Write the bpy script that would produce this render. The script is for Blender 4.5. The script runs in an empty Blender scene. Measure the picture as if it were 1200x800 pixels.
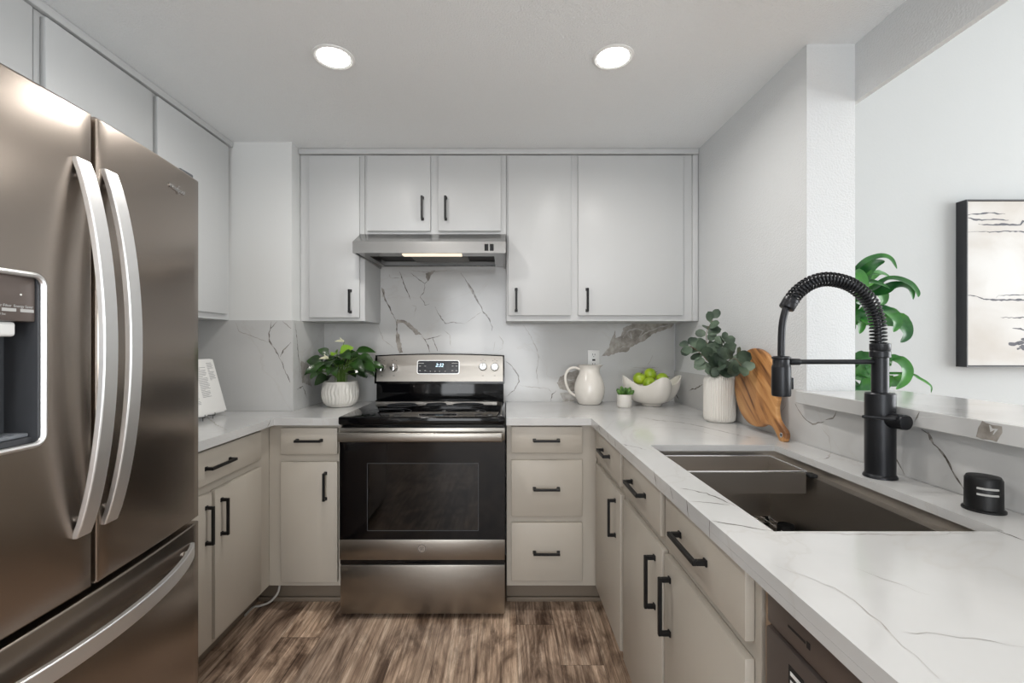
import bpy, bmesh, math, random
from mathutils import Vector, Matrix, Quaternion

S = bpy.context.scene
COL = S.collection
PI = math.pi

# ------------------------------------------------------------------ camera
F = 540.0            # focal length in pixels of the 1200-wide frame
CX, CY = 592.0, 403.0
CAMZ = 1.254
cam_d = bpy.data.cameras.new('camera')
cam = bpy.data.objects.new('camera', cam_d); COL.objects.link(cam)
cam.location = (0, 0, CAMZ); cam.rotation_euler = (PI/2, 0, 0)
cam_d.sensor_fit = 'HORIZONTAL'; cam_d.sensor_width = 36.0
cam_d.lens = F/1200*36.0
cam_d.shift_x = (600-CX)/1200; cam_d.shift_y = (CY-400)/1200
cam_d.clip_start = 0.02
S.camera = cam

# ------------------------------------------------------------------ view, world and daylight
S.view_settings.view_transform = 'Standard'
S.view_settings.look = 'None'
S.view_settings.gamma = 1.0
S.view_settings.use_curve_mapping = False
S.view_settings.exposure = 0.3
S.cycles.max_bounces = 8
S.cycles.diffuse_bounces = 5
S.cycles.glossy_bounces = 4
S.cycles.sample_clamp_indirect = 4.0
S.cycles.blur_glossy = 0.5

world = bpy.data.worlds.new('world'); S.world = world
world.use_nodes = True
world.node_tree.nodes['Background'].inputs[0].default_value = (0.93, 0.96, 1.0, 1)
world.node_tree.nodes['Background'].inputs[1].default_value = 0.5


def daylight(name, loc, rot, sx, sy, power, color):
    d = bpy.data.lights.new(name, 'AREA'); d.shape = 'RECTANGLE'
    d.size = sx; d.size_y = sy; d.energy = power; d.color = color
    o = bpy.data.objects.new(name, d); COL.objects.link(o)
    o.location = loc; o.rotation_euler = rot
    return o

# daylight through the living room's glass (right) and the dining room's sliding door (behind the camera)
daylight('daylight_living', (5.42, 0.2, 1.6), (0, PI/2, 0), 2.3, 3.6, 185, (0.96, 0.99, 1.0))
daylight('daylight_living_rear', (3.3, -3.12, 1.6), (PI/2, 0, 0), 2.6, 2.2, 6, (0.96, 0.99, 1.0))
daylight('daylight_dining', (-0.25, -3.12, 1.25), (PI/2, 0, 0), 1.7, 2.05, 57, (0.95, 0.975, 1.0))

# ------------------------------------------------------------------ material helpers
def srgb(r, g, b):
    def f(c):
        c /= 255.0
        return c/12.92 if c <= 0.04045 else ((c+0.055)/1.055)**2.4
    return (f(r), f(g), f(b), 1.0)


def mat(name, col, rough=0.5, metal=0.0, spec=0.5, bump=None, coat=0.0, aniso=0.0, emit=None, estr=0.0,
        sub=0.0, trans=0.0):
    m = bpy.data.materials.new(name); m.use_nodes = True
    nt = m.node_tree; b = nt.nodes['Principled BSDF']
    b.inputs['Base Color'].default_value = col
    b.inputs['Roughness'].default_value = rough
    b.inputs['Metallic'].default_value = metal
    b.inputs['Specular IOR Level'].default_value = spec
    b.inputs['Coat Weight'].default_value = coat
    b.inputs['Anisotropic'].default_value = aniso
    b.inputs['Transmission Weight'].default_value = trans
    if sub: b.inputs['Subsurface Weight'].default_value = sub; b.inputs['Subsurface Radius'].default_value = (.01, .01, .006)
    if emit:
        b.inputs['Emission Color'].default_value = emit
        b.inputs['Emission Strength'].default_value = estr
    if bump:   # (scale, strength, distance, (sx,sy,sz))
        sc, st, dist, vs = bump
        tc = nt.nodes.new('ShaderNodeTexCoord'); mp = nt.nodes.new('ShaderNodeMapping')
        mp.inputs['Scale'].default_value = vs
        no = nt.nodes.new('ShaderNodeTexNoise'); no.inputs['Scale'].default_value = sc
        no.inputs['Detail'].default_value = 3
        bp = nt.nodes.new('ShaderNodeBump'); bp.inputs['Strength'].default_value = st
        bp.inputs['Distance'].default_value = dist
        nt.links.new(tc.outputs['Object'], mp.inputs['Vector'])
        nt.links.new(mp.outputs['Vector'], no.inputs['Vector'])
        nt.links.new(no.outputs['Fac'], bp.inputs['Height'])
        nt.links.new(bp.outputs['Normal'], b.inputs['Normal'])
    return m


def noise_mix(m, c1, c2, scale, vs=(1, 1, 1), lo=0.35, hi=0.65, detail=4, rough=None, distort=0.0, spread=0.5):
    """base colour = c1..c2 by a noise; optional roughness range"""
    nt = m.node_tree; b = nt.nodes['Principled BSDF']
    tc = nt.nodes.new('ShaderNodeTexCoord'); mp = nt.nodes.new('ShaderNodeMapping')
    mp.inputs['Scale'].default_value = vs
    no = nt.nodes.new('ShaderNodeTexNoise'); no.inputs['Scale'].default_value = scale
    no.inputs['Detail'].default_value = detail; no.inputs['Distortion'].default_value = distort
    no.inputs['Roughness'].default_value = spread
    rp = nt.nodes.new('ShaderNodeValToRGB')
    rp.color_ramp.elements[0].position = lo; rp.color_ramp.elements[0].color = c1
    rp.color_ramp.elements[1].position = hi; rp.color_ramp.elements[1].color = c2
    nt.links.new(tc.outputs['Object'], mp.inputs['Vector'])
    nt.links.new(mp.outputs['Vector'], no.inputs['Vector'])
    nt.links.new(no.outputs['Fac'], rp.inputs['Fac'])
    nt.links.new(rp.outputs['Color'], b.inputs['Base Color'])
    if rough:
        mr = nt.nodes.new('ShaderNodeMapRange')
        mr.inputs['To Min'].default_value = rough[0]; mr.inputs['To Max'].default_value = rough[1]
        nt.links.new(no.outputs['Fac'], mr.inputs['Value'])
        nt.links.new(mr.outputs['Result'], b.inputs['Roughness'])
    return m


M = {}
M['wall'] = mat('wall_paint', srgb(214, 216, 217), 0.75, spec=0.25, bump=(150, 0.45, 0.005, (1, 1, 1)))
M['wallsmooth'] = mat('smooth_wall_paint', srgb(220, 221, 220), 0.7, spec=0.25)
M['ceil'] = mat('ceiling_paint', srgb(243, 245, 246), 0.85, spec=0.15, bump=(170, 0.6, 0.006, (1, 1, 1)))
M['living'] = mat('living_wall_paint', srgb(182, 184, 184), 0.8, spec=0.2, bump=(60, 0.12, 0.003, (1, 1, 1)))
M['upper'] = mat('white_cabinet_paint', srgb(198, 199, 199), 0.38, spec=0.4)
M['lower'] = mat('greige_cabinet_paint', srgb(180, 173, 162), 0.42, spec=0.4, bump=(30, 0.05, 0.002, (14, 14, 0.6)))
M['lowerframe'] = M['lower']
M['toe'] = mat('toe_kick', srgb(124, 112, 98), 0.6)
M['black'] = mat('matte_black_metal', srgb(17, 17, 18), 0.42, metal=0.2, spec=0.4)
M['blackmetal'] = mat('faucet_black', srgb(38, 39, 42), 0.34, metal=0.55, spec=0.5)
M['blackgloss'] = mat('black_enamel', srgb(6, 6, 8), 0.07, spec=0.34)
M['rubber'] = mat('black_rubber', srgb(16, 16, 17), 0.7)
M['steel'] = mat('brushed_steel', srgb(156, 151, 144), 0.29, metal=1.0, aniso=0.5, bump=(40, 0.08, 0.001, (0.6, 1, 22)))
M['hoodsteel'] = mat('hood_steel', srgb(158, 157, 155), 0.24, metal=1.0, aniso=0.5, bump=(40, 0.08, 0.001, (0.6, 1, 22)))
M['steelv'] = mat('sink_steel', srgb(188, 182, 175), 0.36, metal=1.0, aniso=0.3, bump=(40, 0.1, 0.001, (1, 1, 10)))
M['fridge'] = mat('dark_brushed_steel', srgb(164, 154, 145), 0.27, metal=1.0, aniso=0.4, bump=(30, 0.07, 0.001, (1, 1, 30)))
M['handle'] = mat('satin_aluminium', srgb(238, 238, 238), 0.42, metal=1.0, bump=(30, 0.06, 0.001, (8, 8, 1)))
M['chrome'] = mat('chrome', srgb(225, 225, 225), 0.12, metal=1.0)
M['ceramic'] = mat('white_glazed_ceramic', srgb(226, 221, 213), 0.18, spec=0.5, coat=0.3)
M['ceramatte'] = mat('white_matte_ceramic', srgb(218, 215, 208), 0.42)
M['plastic'] = mat('white_plastic', srgb(236, 236, 234), 0.35)
M['slot'] = mat('dark_slot', srgb(25, 25, 25), 0.6)
M['paper'] = mat('paper', srgb(236, 235, 232), 0.7)
M['ink'] = mat('grey_print', srgb(165, 165, 166), 0.8)
M['soil'] = mat('potting_soil', srgb(45, 33, 24), 0.95, bump=(120, 1.0, 0.01, (1, 1, 1)))
M['leaf'] = noise_mix(mat('anthurium_leaf', srgb(40, 85, 30), 0.3, spec=0.5, coat=0.1), srgb(15, 36, 12), srgb(44, 80, 26), 9)
M['leafyoung'] = mat('young_leaf', srgb(128, 170, 48), 0.35)
M['stem'] = mat('green_stem', srgb(96, 130, 56), 0.5)
M['petal'] = mat('cream_flower', srgb(238, 236, 205), 0.5)
M['euc'] = noise_mix(mat('eucalyptus_leaf', srgb(80, 105, 85), 0.55), srgb(34, 50, 38), srgb(92, 110, 90), 14)
M['eucstem'] = mat('eucalyptus_stem', srgb(112, 92, 70), 0.7)
M['dracleaf'] = noise_mix(mat('dracaena_leaf', srgb(50, 130, 50), 0.35, spec=0.5), srgb(22, 78, 34), srgb(76, 146, 54), 7)
M['trunk'] = mat('cane_trunk', srgb(150, 122, 88), 0.8, bump=(40, 0.5, 0.006, (1, 1, 4)))
M['succ'] = noise_mix(mat('succulent_leaf', srgb(70, 115, 50), 0.45), srgb(42, 84, 34), srgb(110, 150, 70), 30)
M['apple'] = noise_mix(mat('green_apple_skin', srgb(150, 180, 30), 0.28, coat=0.3), srgb(120, 152, 22), srgb(176, 200, 50), 14)
M['applestem'] = mat('apple_stem', srgb(60, 48, 24), 0.8)
M['linen'] = mat('cable_sheath', srgb(205, 203, 198), 0.45)
M['display'] = mat('display_glass', srgb(34, 36, 42), 0.12, spec=0.6)
M['glow'] = mat('lit_digits', srgb(190, 225, 245), 0.5, emit=srgb(200, 230, 250), estr=1.6)
M['legend'] = mat('pale_legend', srgb(180, 180, 178), 0.6)
M['lampglow'] = mat('lamp_diffuser', srgb(255, 255, 255), 0.5, emit=(1, 0.97, 0.92, 1), estr=14)
M['hoodlamp'] = mat('hood_lamp_lens', srgb(250, 240, 220), 0.4, emit=(1, 0.84, 0.66, 1), estr=0.75)
M['filter'] = mat('grease_filter', srgb(120, 118, 114), 0.5, metal=0.8, bump=(200, 0.8, 0.004, (1, 1, 1)))
M['cavity'] = mat('dark_cavity', srgb(64, 66, 70), 0.4)
M['dispgrey'] = mat('dispenser_grey', srgb(120, 124, 130), 0.3)
M['vein'] = noise_mix(mat('vein', srgb(120, 114, 108), 0.16), srgb(92, 86, 80), srgb(168, 164, 159), 55, lo=0.42, hi=0.68)
M['veinsoft'] = noise_mix(mat('vein_soft', srgb(185, 181, 176), 0.16), srgb(152, 148, 142), srgb(192, 189, 185), 30, lo=0.35, hi=0.65)
M['veinpatch'] = noise_mix(mat('vein_patch', srgb(160, 154, 147), 0.16), srgb(122, 116, 109), srgb(180, 175, 168), 28, lo=0.3, hi=0.72)
M['frameblack'] = mat('picture_frame_black', srgb(44, 44, 47), 0.45, bump=(60, 0.1, 0.002, (1, 1, 8)))
M['canvas'] = noise_mix(mat('canvas_wash', srgb(225, 222, 217), 0.8), srgb(184, 179, 173), srgb(202, 201, 199), 2.2, vs=(1, 1, 1.8), detail=6, distort=0.4)
M['stroke'] = mat('paint_stroke', srgb(92, 92, 98), 0.8)
M['dw'] = mat('dishwasher_panel', srgb(112, 102, 97), 0.38, metal=0.55)
M['dwedge'] = mat('dishwasher_edge', srgb(146, 124, 104), 0.5)


def quartz_material(name, base, cloud):
    m = mat(name, base, 0.13, spec=0.5)
    nt = m.node_tree; b = nt.nodes['Principled BSDF']
    tc = nt.nodes.new('ShaderNodeTexCoord')
    no = nt.nodes.new('ShaderNodeTexNoise'); no.inputs['Scale'].default_value = 2.3
    no.inputs['Detail'].default_value = 5; no.inputs['Distortion'].default_value = 0.6
    rp = nt.nodes.new('ShaderNodeValToRGB')
    rp.color_ramp.elements[0].position = 0.38; rp.color_ramp.elements[0].color = cloud
    rp.color_ramp.elements[1].position = 0.62; rp.color_ramp.elements[1].color = base
    # hair-fine wandering veins: thin band of a large distorted noise
    n2 = nt.nodes.new('ShaderNodeTexNoise'); n2.inputs['Scale'].default_value = 1.5
    n2.inputs['Detail'].default_value = 6; n2.inputs['Distortion'].default_value = 1.0
    n2.inputs['Roughness'].default_value = 0.55
    r2 = nt.nodes.new('ShaderNodeValToRGB'); e = r2.color_ramp.elements
    e[0].position = 0.490; e[0].color = (0, 0, 0, 1)
    e[1].position = 0.510; e[1].color = (0, 0, 0, 1)
    k = e.new(0.5); k.color = (1, 1, 1, 1)
    mx = nt.nodes.new('ShaderNodeMixRGB'); mx.inputs['Color2'].default_value = srgb(190, 187, 183)
    mul = nt.nodes.new('ShaderNodeMath'); mul.operation = 'MULTIPLY'; mul.inputs[1].default_value = 0.4
    L = nt.links.new
    L(tc.outputs['Object'], no.inputs['Vector']); L(no.outputs['Fac'], rp.inputs['Fac'])
    L(tc.outputs['Object'], n2.inputs['Vector']); L(n2.outputs['Fac'], r2.inputs['Fac'])
    L(r2.outputs['Color'], mul.inputs[0]); L(mul.outputs[0], mx.inputs['Fac'])
    L(rp.outputs['Color'], mx.inputs['Color1']); L(mx.outputs['Color'], b.inputs['Base Color'])
    return m


M['quartz'] = quartz_material('white_quartz', srgb(203, 203, 202), srgb(195, 195, 194))


def floor_material():
    m = mat('weathered_wood_planks', srgb(120, 100, 84), 0.42, spec=0.4)
    nt = m.node_tree; b = nt.nodes['Principled BSDF']; N = nt.nodes.new; L = nt.links.new
    PW, PL = 0.168, 1.22

    def mth(op, a, c=None, d=None):
        n = N('ShaderNodeMath'); n.operation = op
        for i, v in enumerate((a, c, d)):
            if v is None: continue
            if isinstance(v, (int, float)): n.inputs[i].default_value = v
            else: L(v, n.inputs[i])
        return n.outputs[0]
    tc = N('ShaderNodeTexCoord'); sep = N('ShaderNodeSeparateXYZ'); L(tc.outputs['Object'], sep.inputs[0])
    X, Y = sep.outputs['X'], sep.outputs['Y']
    xr = mth('DIVIDE', mth('ADD', X, 10.03), PW); row = mth('FLOOR', xr)
    shift = mth('FRACT', mth('MULTIPLY', mth('SINE', mth('MULTIPLY', row, 12.9898)), 4375.85))
    yr = mth('ADD', mth('DIVIDE', mth('ADD', Y, 20.0), PL), shift); idx = mth('FLOOR', yr)
    com = N('ShaderNodeCombineXYZ'); L(row, com.inputs[0]); L(idx, com.inputs[1])
    wn = N('ShaderNodeTexWhiteNoise'); wn.noise_dimensions = '3D'; L(com.outputs[0], wn.inputs['Vector'])
    # thin seams
    fx_ = mth('FRACT', xr); fy_ = mth('FRACT', yr)
    sxm = mth('LESS_THAN', mth('MULTIPLY', mth('MINIMUM', fx_, mth('SUBTRACT', 1.0, fx_)), PW), 0.0009)
    sym = mth('LESS_THAN', mth('MULTIPLY', mth('MINIMUM', fy_, mth('SUBTRACT', 1.0, fy_)), PL), 0.0010)
    seam = mth('MAXIMUM', sxm, sym)
    off = N('ShaderNodeVectorMath'); off.operation = 'SCALE'; off.inputs['Scale'].default_value = 17.3
    L(wn.outputs['Color'], off.inputs[0])
    add = N('ShaderNodeVectorMath'); add.operation = 'ADD'
    L(tc.outputs['Object'], add.inputs[0]); L(off.outputs[0], add.inputs[1])

    def grain(vs, scale, detail, dist, rough=0.6):
        mp = N('ShaderNodeMapping'); mp.inputs['Scale'].default_value = vs
        no = N('ShaderNodeTexNoise'); no.inputs['Scale'].default_value = scale
        no.inputs['Detail'].default_value = detail; no.inputs['Distortion'].default_value = dist
        no.inputs['Roughness'].default_value = rough
        L(add.outputs[0], mp.inputs['Vector']); L(mp.outputs[0], no.inputs['Vector'])
        return no.outputs['Fac']

    def ramp(fac, stops):
        r = N('ShaderNodeValToRGB'); e = r.color_ramp.elements
        e[0].position, e[0].color = stops[0]; e[1].position, e[1].color = stops[-1]
        for p, c in stops[1:-1]:
            k = e.new(p); k.color = c
        L(fac, r.inputs['Fac']); return r.outputs[0]

    def mul(a, c, f):
        x = N('ShaderNodeMixRGB'); x.blend_type = 'MULTIPLY'; x.inputs['Fac'].default_value = f
        L(a, x.inputs['Color1']); L(c, x.inputs['Color2']); return x.outputs[0]
    g1 = grain((15, 0.9, 1), 2.2, 10, 1.1, 0.72)
    c1 = ramp(g1, [(0.30, srgb(104, 86, 74)), (0.42, srgb(152, 132, 116)), (0.54, srgb(186, 166, 148)), (0.70, srgb(224, 210, 194))])
    # figure lines
    mp = N('ShaderNodeMapping'); mp.inputs['Scale'].default_value = (1, 0.085, 1)
    wv = N('ShaderNodeTexWave'); wv.inputs['Scale'].default_value = 16; wv.inputs['Distortion'].default_value = 7
    wv.inputs['Detail'].default_value = 3; wv.inputs['Detail Scale'].default_value = 1.6; wv.inputs['Detail Roughness'].default_value = 0.65
    L(add.outputs[0], mp.inputs['Vector']); L(mp.outputs[0], wv.inputs['Vector'])
    c2 = ramp(wv.outputs['Fac'], [(0.05, (0.42, 0.38, 0.35, 1)), (0.38, (1, 1, 1, 1))])
    c3 = ramp(grain((4, 1.6, 1), 1.6, 7, 1.6), [(0.36, srgb(120, 106, 97)), (0.60, srgb(255, 252, 248))])
    g3 = grain((95, 2.0, 1), 1.3, 6, 0.5, 0.72)
    c4 = ramp(g3, [(0.40, (0.26, 0.22, 0.20, 1)), (0.50, (1, 1, 1, 1))])
    tone = ramp(wn.outputs['Value'], [(0.0, (0.92, 0.90, 0.90, 1)), (1.0, (1.5, 1.45, 1.39, 1))])
    c = mul(mul(mul(mul(c1, c2, 0.28), c3, 0.9), c4, 0.5), tone, 1.0)
    mx = N('ShaderNodeMixRGB'); mx.inputs['Color2'].default_value = srgb(62, 50, 43)
    sf = mth('MULTIPLY', seam, 0.7); L(sf, mx.inputs['Fac']); L(c, mx.inputs['Color1']); L(mx.outputs[0], b.inputs['Base Color'])
    bp = N('ShaderNodeBump'); bp.inputs['Strength'].default_value = 0.25; bp.inputs['Distance'].default_value = 0.002
    L(g3, bp.inputs['Height']); L(bp.outputs[0], b.inputs['Normal'])
    return m


M['floor'] = floor_material()


def board_material():
    m = mat('acacia_board', srgb(176, 126, 78), 0.42)
    nt = m.node_tree; b = nt.nodes['Principled BSDF']; N = nt.nodes.new; L = nt.links.new
    tc = N('ShaderNodeTexCoord'); m0 = N('ShaderNodeMapping'); m0.inputs['Rotation'].default_value = (math.radians(143), 0, 0)
    mp = N('ShaderNodeMapping'); mp.inputs['Scale'].default_value = (1, 3, 24)
    no = N('ShaderNodeTexNoise'); no.inputs['Scale'].default_value = 1.3; no.inputs['Detail'].default_value = 6
    no.inputs['Distortion'].default_value = 0.8
    rp = N('ShaderNodeValToRGB'); e = rp.color_ramp.elements
    e[0].position = 0.30; e[0].color = srgb(92, 54, 28); e[1].position = 0.7; e[1].color = srgb(206, 158, 102)
    k = e.new(0.48); k.color = srgb(178, 124, 72)
    L(tc.outputs['Object'], m0.inputs[0]); L(m0.outputs[0], mp.inputs[0]); L(mp.outputs[0], no.inputs['Vector']); L(no.outputs['Fac'], rp.inputs['Fac'])
    L(rp.outputs[0], b.inputs['Base Color'])
    return m


M['board'] = board_material()


def glass_tint(name, tint, fac):
    m = bpy.data.materials.new(name); m.use_nodes = True; nt = m.node_tree
    nt.nodes.remove(nt.nodes['Principled BSDF'])
    out = nt.nodes['Material Output']
    tr = nt.nodes.new('ShaderNodeBsdfTransparent'); tr.inputs[0].default_value = tint
    gl = nt.nodes.new('ShaderNodeBsdfGlossy'); gl.inputs['Roughness'].default_value = 0.04
    fr = nt.nodes.new('ShaderNodeFresnel'); fr.inputs[0].default_value = fac
    mx = nt.nodes.new('ShaderNodeMixShader')
    nt.links.new(fr.outputs[0], mx.inputs[0]); nt.links.new(tr.outputs[0], mx.inputs[1])
    nt.links.new(gl.outputs[0], mx.inputs[2]); nt.links.new(mx.outputs[0], out.inputs['Surface'])
    return m


M['ovenglass'] = glass_tint('oven_window_glass', (0.16, 0.16, 0.17, 1), 1.6)
M['glass'] = glass_tint('clear_glass', (0.97, 0.98, 0.98, 1), 1.4)

# ------------------------------------------------------------------ mesh builder
class MB:
    def __init__(self):
        self.bm = bmesh.new(); self.mi = 0

    def _merge(self, tb, mi=None, mtx=None):
        mi = self.mi if mi is None else mi
        if mtx is not None: bmesh.ops.transform(tb, matrix=mtx, verts=tb.verts)
        vm = {}
        for v in tb.verts: vm[v] = self.bm.verts.new(v.co)
        for f in tb.faces:
            try:
                nf = self.bm.faces.new([vm[v] for v in f.verts]); nf.material_index = mi; nf.smooth = f.smooth
            except ValueError: pass
        tb.free(); return self

    def box(self, x0, x1, y0, y1, z0, z1, bev=0.0, seg=2, mi=None, mtx=None):
        tb = bmesh.new(); bmesh.ops.create_cube(tb, size=1.0)
        for v in tb.verts:
            v.co = Vector((x0 if v.co.x < 0 else x1, y0 if v.co.y < 0 else y1, z0 if v.co.z < 0 else z1))
        bmesh.ops.recalc_face_normals(tb, faces=tb.faces)
        if bev > 0: bmesh.ops.bevel(tb, geom=list(tb.edges), offset=bev, segments=seg, profile=0.5, affect='EDGES')
        for f in tb.faces: f.smooth = True
        return self._merge(tb, mi, mtx)

    def cyl(self, p0, p1, r0, r1=None, n=24, caps=True, mi=None, bev=0.0):
        r1 = r0 if r1 is None else r1
        p0, p1 = Vector(p0), Vector(p1); d = p1-p0; L = d.length
        prof = [(r0, 0), (r1, L)]
        if bev:
            prof = [(r0-bev, 0), (r0-bev*0.3, bev*0.3), (r0, bev), (r1, L-bev), (r1-bev*0.3, L-bev*0.3), (r1-bev, L)]
        q = Vector((0, 0, 1)).rotation_difference(d.normalized())
        return self.lathe(prof, n=n, caps=caps, mi=mi, mtx=Matrix.Translation(p0) @ q.to_matrix().to_4x4())

    def lathe(self, prof, n=32, caps=True, mi=None, mtx=None, rfun=None, closed=False):
        tb = bmesh.new(); rings = []
        for (r, z) in prof:
            ring = []
            for k in range(n):
                a = 2*PI*k/n; rr = r if rfun is None else rfun(r, z, a)
                ring.append(tb.verts.new((rr*math.cos(a), rr*math.sin(a), z)))
            rings.append(ring)
        for i in range(len(rings)-1):
            for k in range(n):
                f = tb.faces.new([rings[i][k], rings[i][(k+1) % n], rings[i+1][(k+1) % n], rings[i+1][k]]); f.smooth = True
        if caps and not closed:
            for ring, rev in ((rings[0], True), (rings[-1], False)):
                f = tb.faces.new(list(reversed(ring)) if rev else ring); f.smooth = True
        if closed:
            for k in range(n):
                f = tb.faces.new([rings[-1][k], rings[-1][(k+1) % n], rings[0][(k+1) % n], rings[0][k]]); f.smooth = True
        return self._merge(tb, mi, mtx)

    def tube(self, pts, r, n=10, closed=False, caps=True, mi=None):
        pts = [Vector(p) for p in pts]; m = len(pts)
        rad = r if isinstance(r, (list, tuple)) else [r]*m
        tb = bmesh.new(); rings = []; up = None
        for i in range(m):
            if closed: t = pts[(i+1) % m]-pts[i-1]
            else: t = pts[min(i+1, m-1)]-pts[max(i-1, 0)]
            t.normalize()
            if up is None:
                up = Vector((0, 0, 1)) if abs(t.z) < 0.9 else Vector((1, 0, 0))
            up = (up - t*up.dot(t))
            if up.length < 1e-6: up = t.orthogonal()
            up.normalize(); s = t.cross(up)
            rings.append([tb.verts.new(pts[i]+(up*math.cos(2*PI*k/n)+s*math.sin(2*PI*k/n))*rad[i]) for k in range(n)])
        last = m if closed else m-1
        for i in range(last):
            a, b2 = rings[i], rings[(i+1) % m]
            for k in range(n):
                f = tb.faces.new([a[k], b2[k], b2[(k+1) % n], a[(k+1) % n]]); f.smooth = True
        if caps and not closed:
            tb.faces.new(rings[0]); tb.faces.new(list(reversed(rings[-1])))
        bmesh.ops.recalc_face_normals(tb, faces=tb.faces)
        return self._merge(tb, mi)

    def prism(self, poly, z0, z1, mi=None, mtx=None, bev=0.0):
        """poly: list of (x,y); extruded along z"""
        tb = bmesh.new()
        a = [tb.verts.new((x, y, z0)) for x, y in poly]; b = [tb.verts.new((x, y, z1)) for x, y in poly]
        n = len(poly)
        tb.faces.new(list(reversed(a))); tb.faces.new(b)
        for i in range(n): tb.faces.new([a[i], a[(i+1) % n], b[(i+1) % n], b[i]])
        bmesh.ops.recalc_face_normals(tb, faces=tb.faces)
        if bev: bmesh.ops.bevel(tb, geom=list(tb.edges), offset=bev, segments=2, profile=0.5, affect='EDGES')
        for f in tb.faces: f.smooth = True
        return self._merge(tb, mi, mtx)

    def cells(self, us, vs, inside, front, back, mi=None):
        """slab made of grid cells; front(u,v), back(u,v) give 3-D points; holes allowed"""
        tb = bmesh.new(); A = {}; B = {}
        nu, nv = len(us)-1, len(vs)-1
        ins = lambda i, j: 0 <= i < nu and 0 <= j < nv and inside((us[i]+us[i+1])/2, (vs[j]+vs[j+1])/2)

        def g(D, fn, i, j):
            if (i, j) not in D: D[(i, j)] = tb.verts.new(fn(us[i], vs[j]))
            return D[(i, j)]
        for i in range(nu):
            for j in range(nv):
                if not ins(i, j): continue
                tb.faces.new([g(A, front, i, j), g(A, front, i+1, j), g(A, front, i+1, j+1), g(A, front, i, j+1)])
                tb.faces.new([g(B, back, i, j+1), g(B, back, i+1, j+1), g(B, back, i+1, j), g(B, back, i, j)])
                for (di, dj, p, q) in ((-1, 0, (i, j+1), (i, j)), (1, 0, (i+1, j), (i+1, j+1)),
                                       (0, -1, (i, j), (i+1, j)), (0, 1, (i+1, j+1), (i, j+1))):
                    if not ins(i+di, j+dj):
                        tb.faces.new([g(A, front, *q), g(A, front, *p), g(B, back, *p), g(B, back, *q)])
        bmesh.ops.recalc_face_normals(tb, faces=tb.faces)
        for f in tb.faces: f.smooth = True
        return self._merge(tb, mi)

    def ribbon(self, pts, w, nrm, seed=0, mi=1, jit=0.0025, step=0.012, lift=0.0004):
        """a thin wandering inlay on a surface of normal nrm"""
        rnd = random.Random(seed); nrm = Vector(nrm)
        P = [Vector(p) for p in pts]; Q = [P[0]]
        for a, b in zip(P[:-1], P[1:]):
            L = (b-a).length; k = max(1, int(L/step)); d = (b-a); s = nrm.cross(d).normalized()
            for i in range(1, k+1):
                Q.append(a+d*(i/k)+(s*rnd.uniform(-jit, jit) if i < k else Vector((0, 0, 0))))
        m = len(Q); vs = []
        for i in range(m):
            t = Q[min(i+1, m-1)]-Q[max(i-1, 0)]
            s = nrm.cross(t).normalized()
            e = min(1.0, 0.25+3.0*min(i, m-1-i)/max(1, m-1))
            ww = w*0.62*e*rnd.uniform(0.45, 1.35)
            o = Q[i]+nrm*lift
            vs.append((self.bm.verts.new(o-s*ww), self.bm.verts.new(o+s*ww)))
        for a, b in zip(vs[:-1], vs[1:]):
            try:
                f = self.bm.faces.new([a[0], b[0], b[1], a[1]]); f.material_index = mi
            except ValueError: pass
        return self

    def patch(self, pts, nrm, mi=2, seed=0, jit=0.003, lift=0.0003):
        rnd = random.Random(seed); nrm = Vector(nrm); P = [Vector(p) for p in pts]; Q = []
        t1 = nrm.orthogonal().normalized(); t2 = nrm.cross(t1)
        for a, b in zip(P, P[1:]+P[:1]):
            k = max(1, int((b-a).length/0.009))
            for i in range(k):
                Q.append(a+(b-a)*(i/k)+(t1*rnd.uniform(-jit, jit)+t2*rnd.uniform(-jit, jit)))
        tb = bmesh.new(); vs = [tb.verts.new(q+nrm*lift) for q in Q]
        f = tb.faces.new(vs); f.normal_update()
        if f.normal.dot(nrm) < 0: f.normal_flip()
        bmesh.ops.triangulate(tb, faces=[f])
        return self._merge(tb, mi)

    def build(self, name, mats, parent=None, world=False, angle=35):
        bm = self.bm
        if parent is not None and world:
            off = -Vector(parent_origin(parent))
            bmesh.ops.translate(bm, vec=off, verts=bm.verts)
        me = bpy.data.meshes.new(name); bm.to_mesh(me); bm.free()
        if not isinstance(mats, (list, tuple)): mats = [mats]
        for m in mats: me.materials.append(M[m] if isinstance(m, str) else m)
        me.set_sharp_from_angle(angle=math.radians(angle))
        o = bpy.data.objects.new(name, me); COL.objects.link(o)
        if parent is not None: o.parent = parent
        return o


ORG = {}
def parent_origin(o):
    p = Vector((0, 0, 0))
    while o is not None:
        p = p+o.location; o = o.parent
    return p


def tag(o, label=None, cat=None, group=None, kind=None):
    if label: o['label'] = label
    if cat: o['category'] = cat
    if group: o['group'] = group
    if kind: o['kind'] = kind
    return o


def thing(name, label, cat, loc=(0, 0, 0), rot=(0, 0, 0), group=None):
    o = bpy.data.objects.new(name, None); COL.objects.link(o)
    o.empty_display_size = 0.05
    o.location = loc; o.rotation_euler = rot
    return tag(o, label, cat, group)


def copy_thing(src, loc, rot=None, label=None):
    r = src.copy(); COL.objects.link(r); r.location = loc
    if rot is not None: r.rotation_euler = rot
    if label: r['label'] = label
    for ch in list(src.children):
        c = ch.copy(); COL.objects.link(c); c.parent = r
        for g in list(ch.children):
            d = g.copy(); COL.objects.link(d); d.parent = c
    return r


def struct(o):
    o['kind'] = 'structure'; return o


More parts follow.
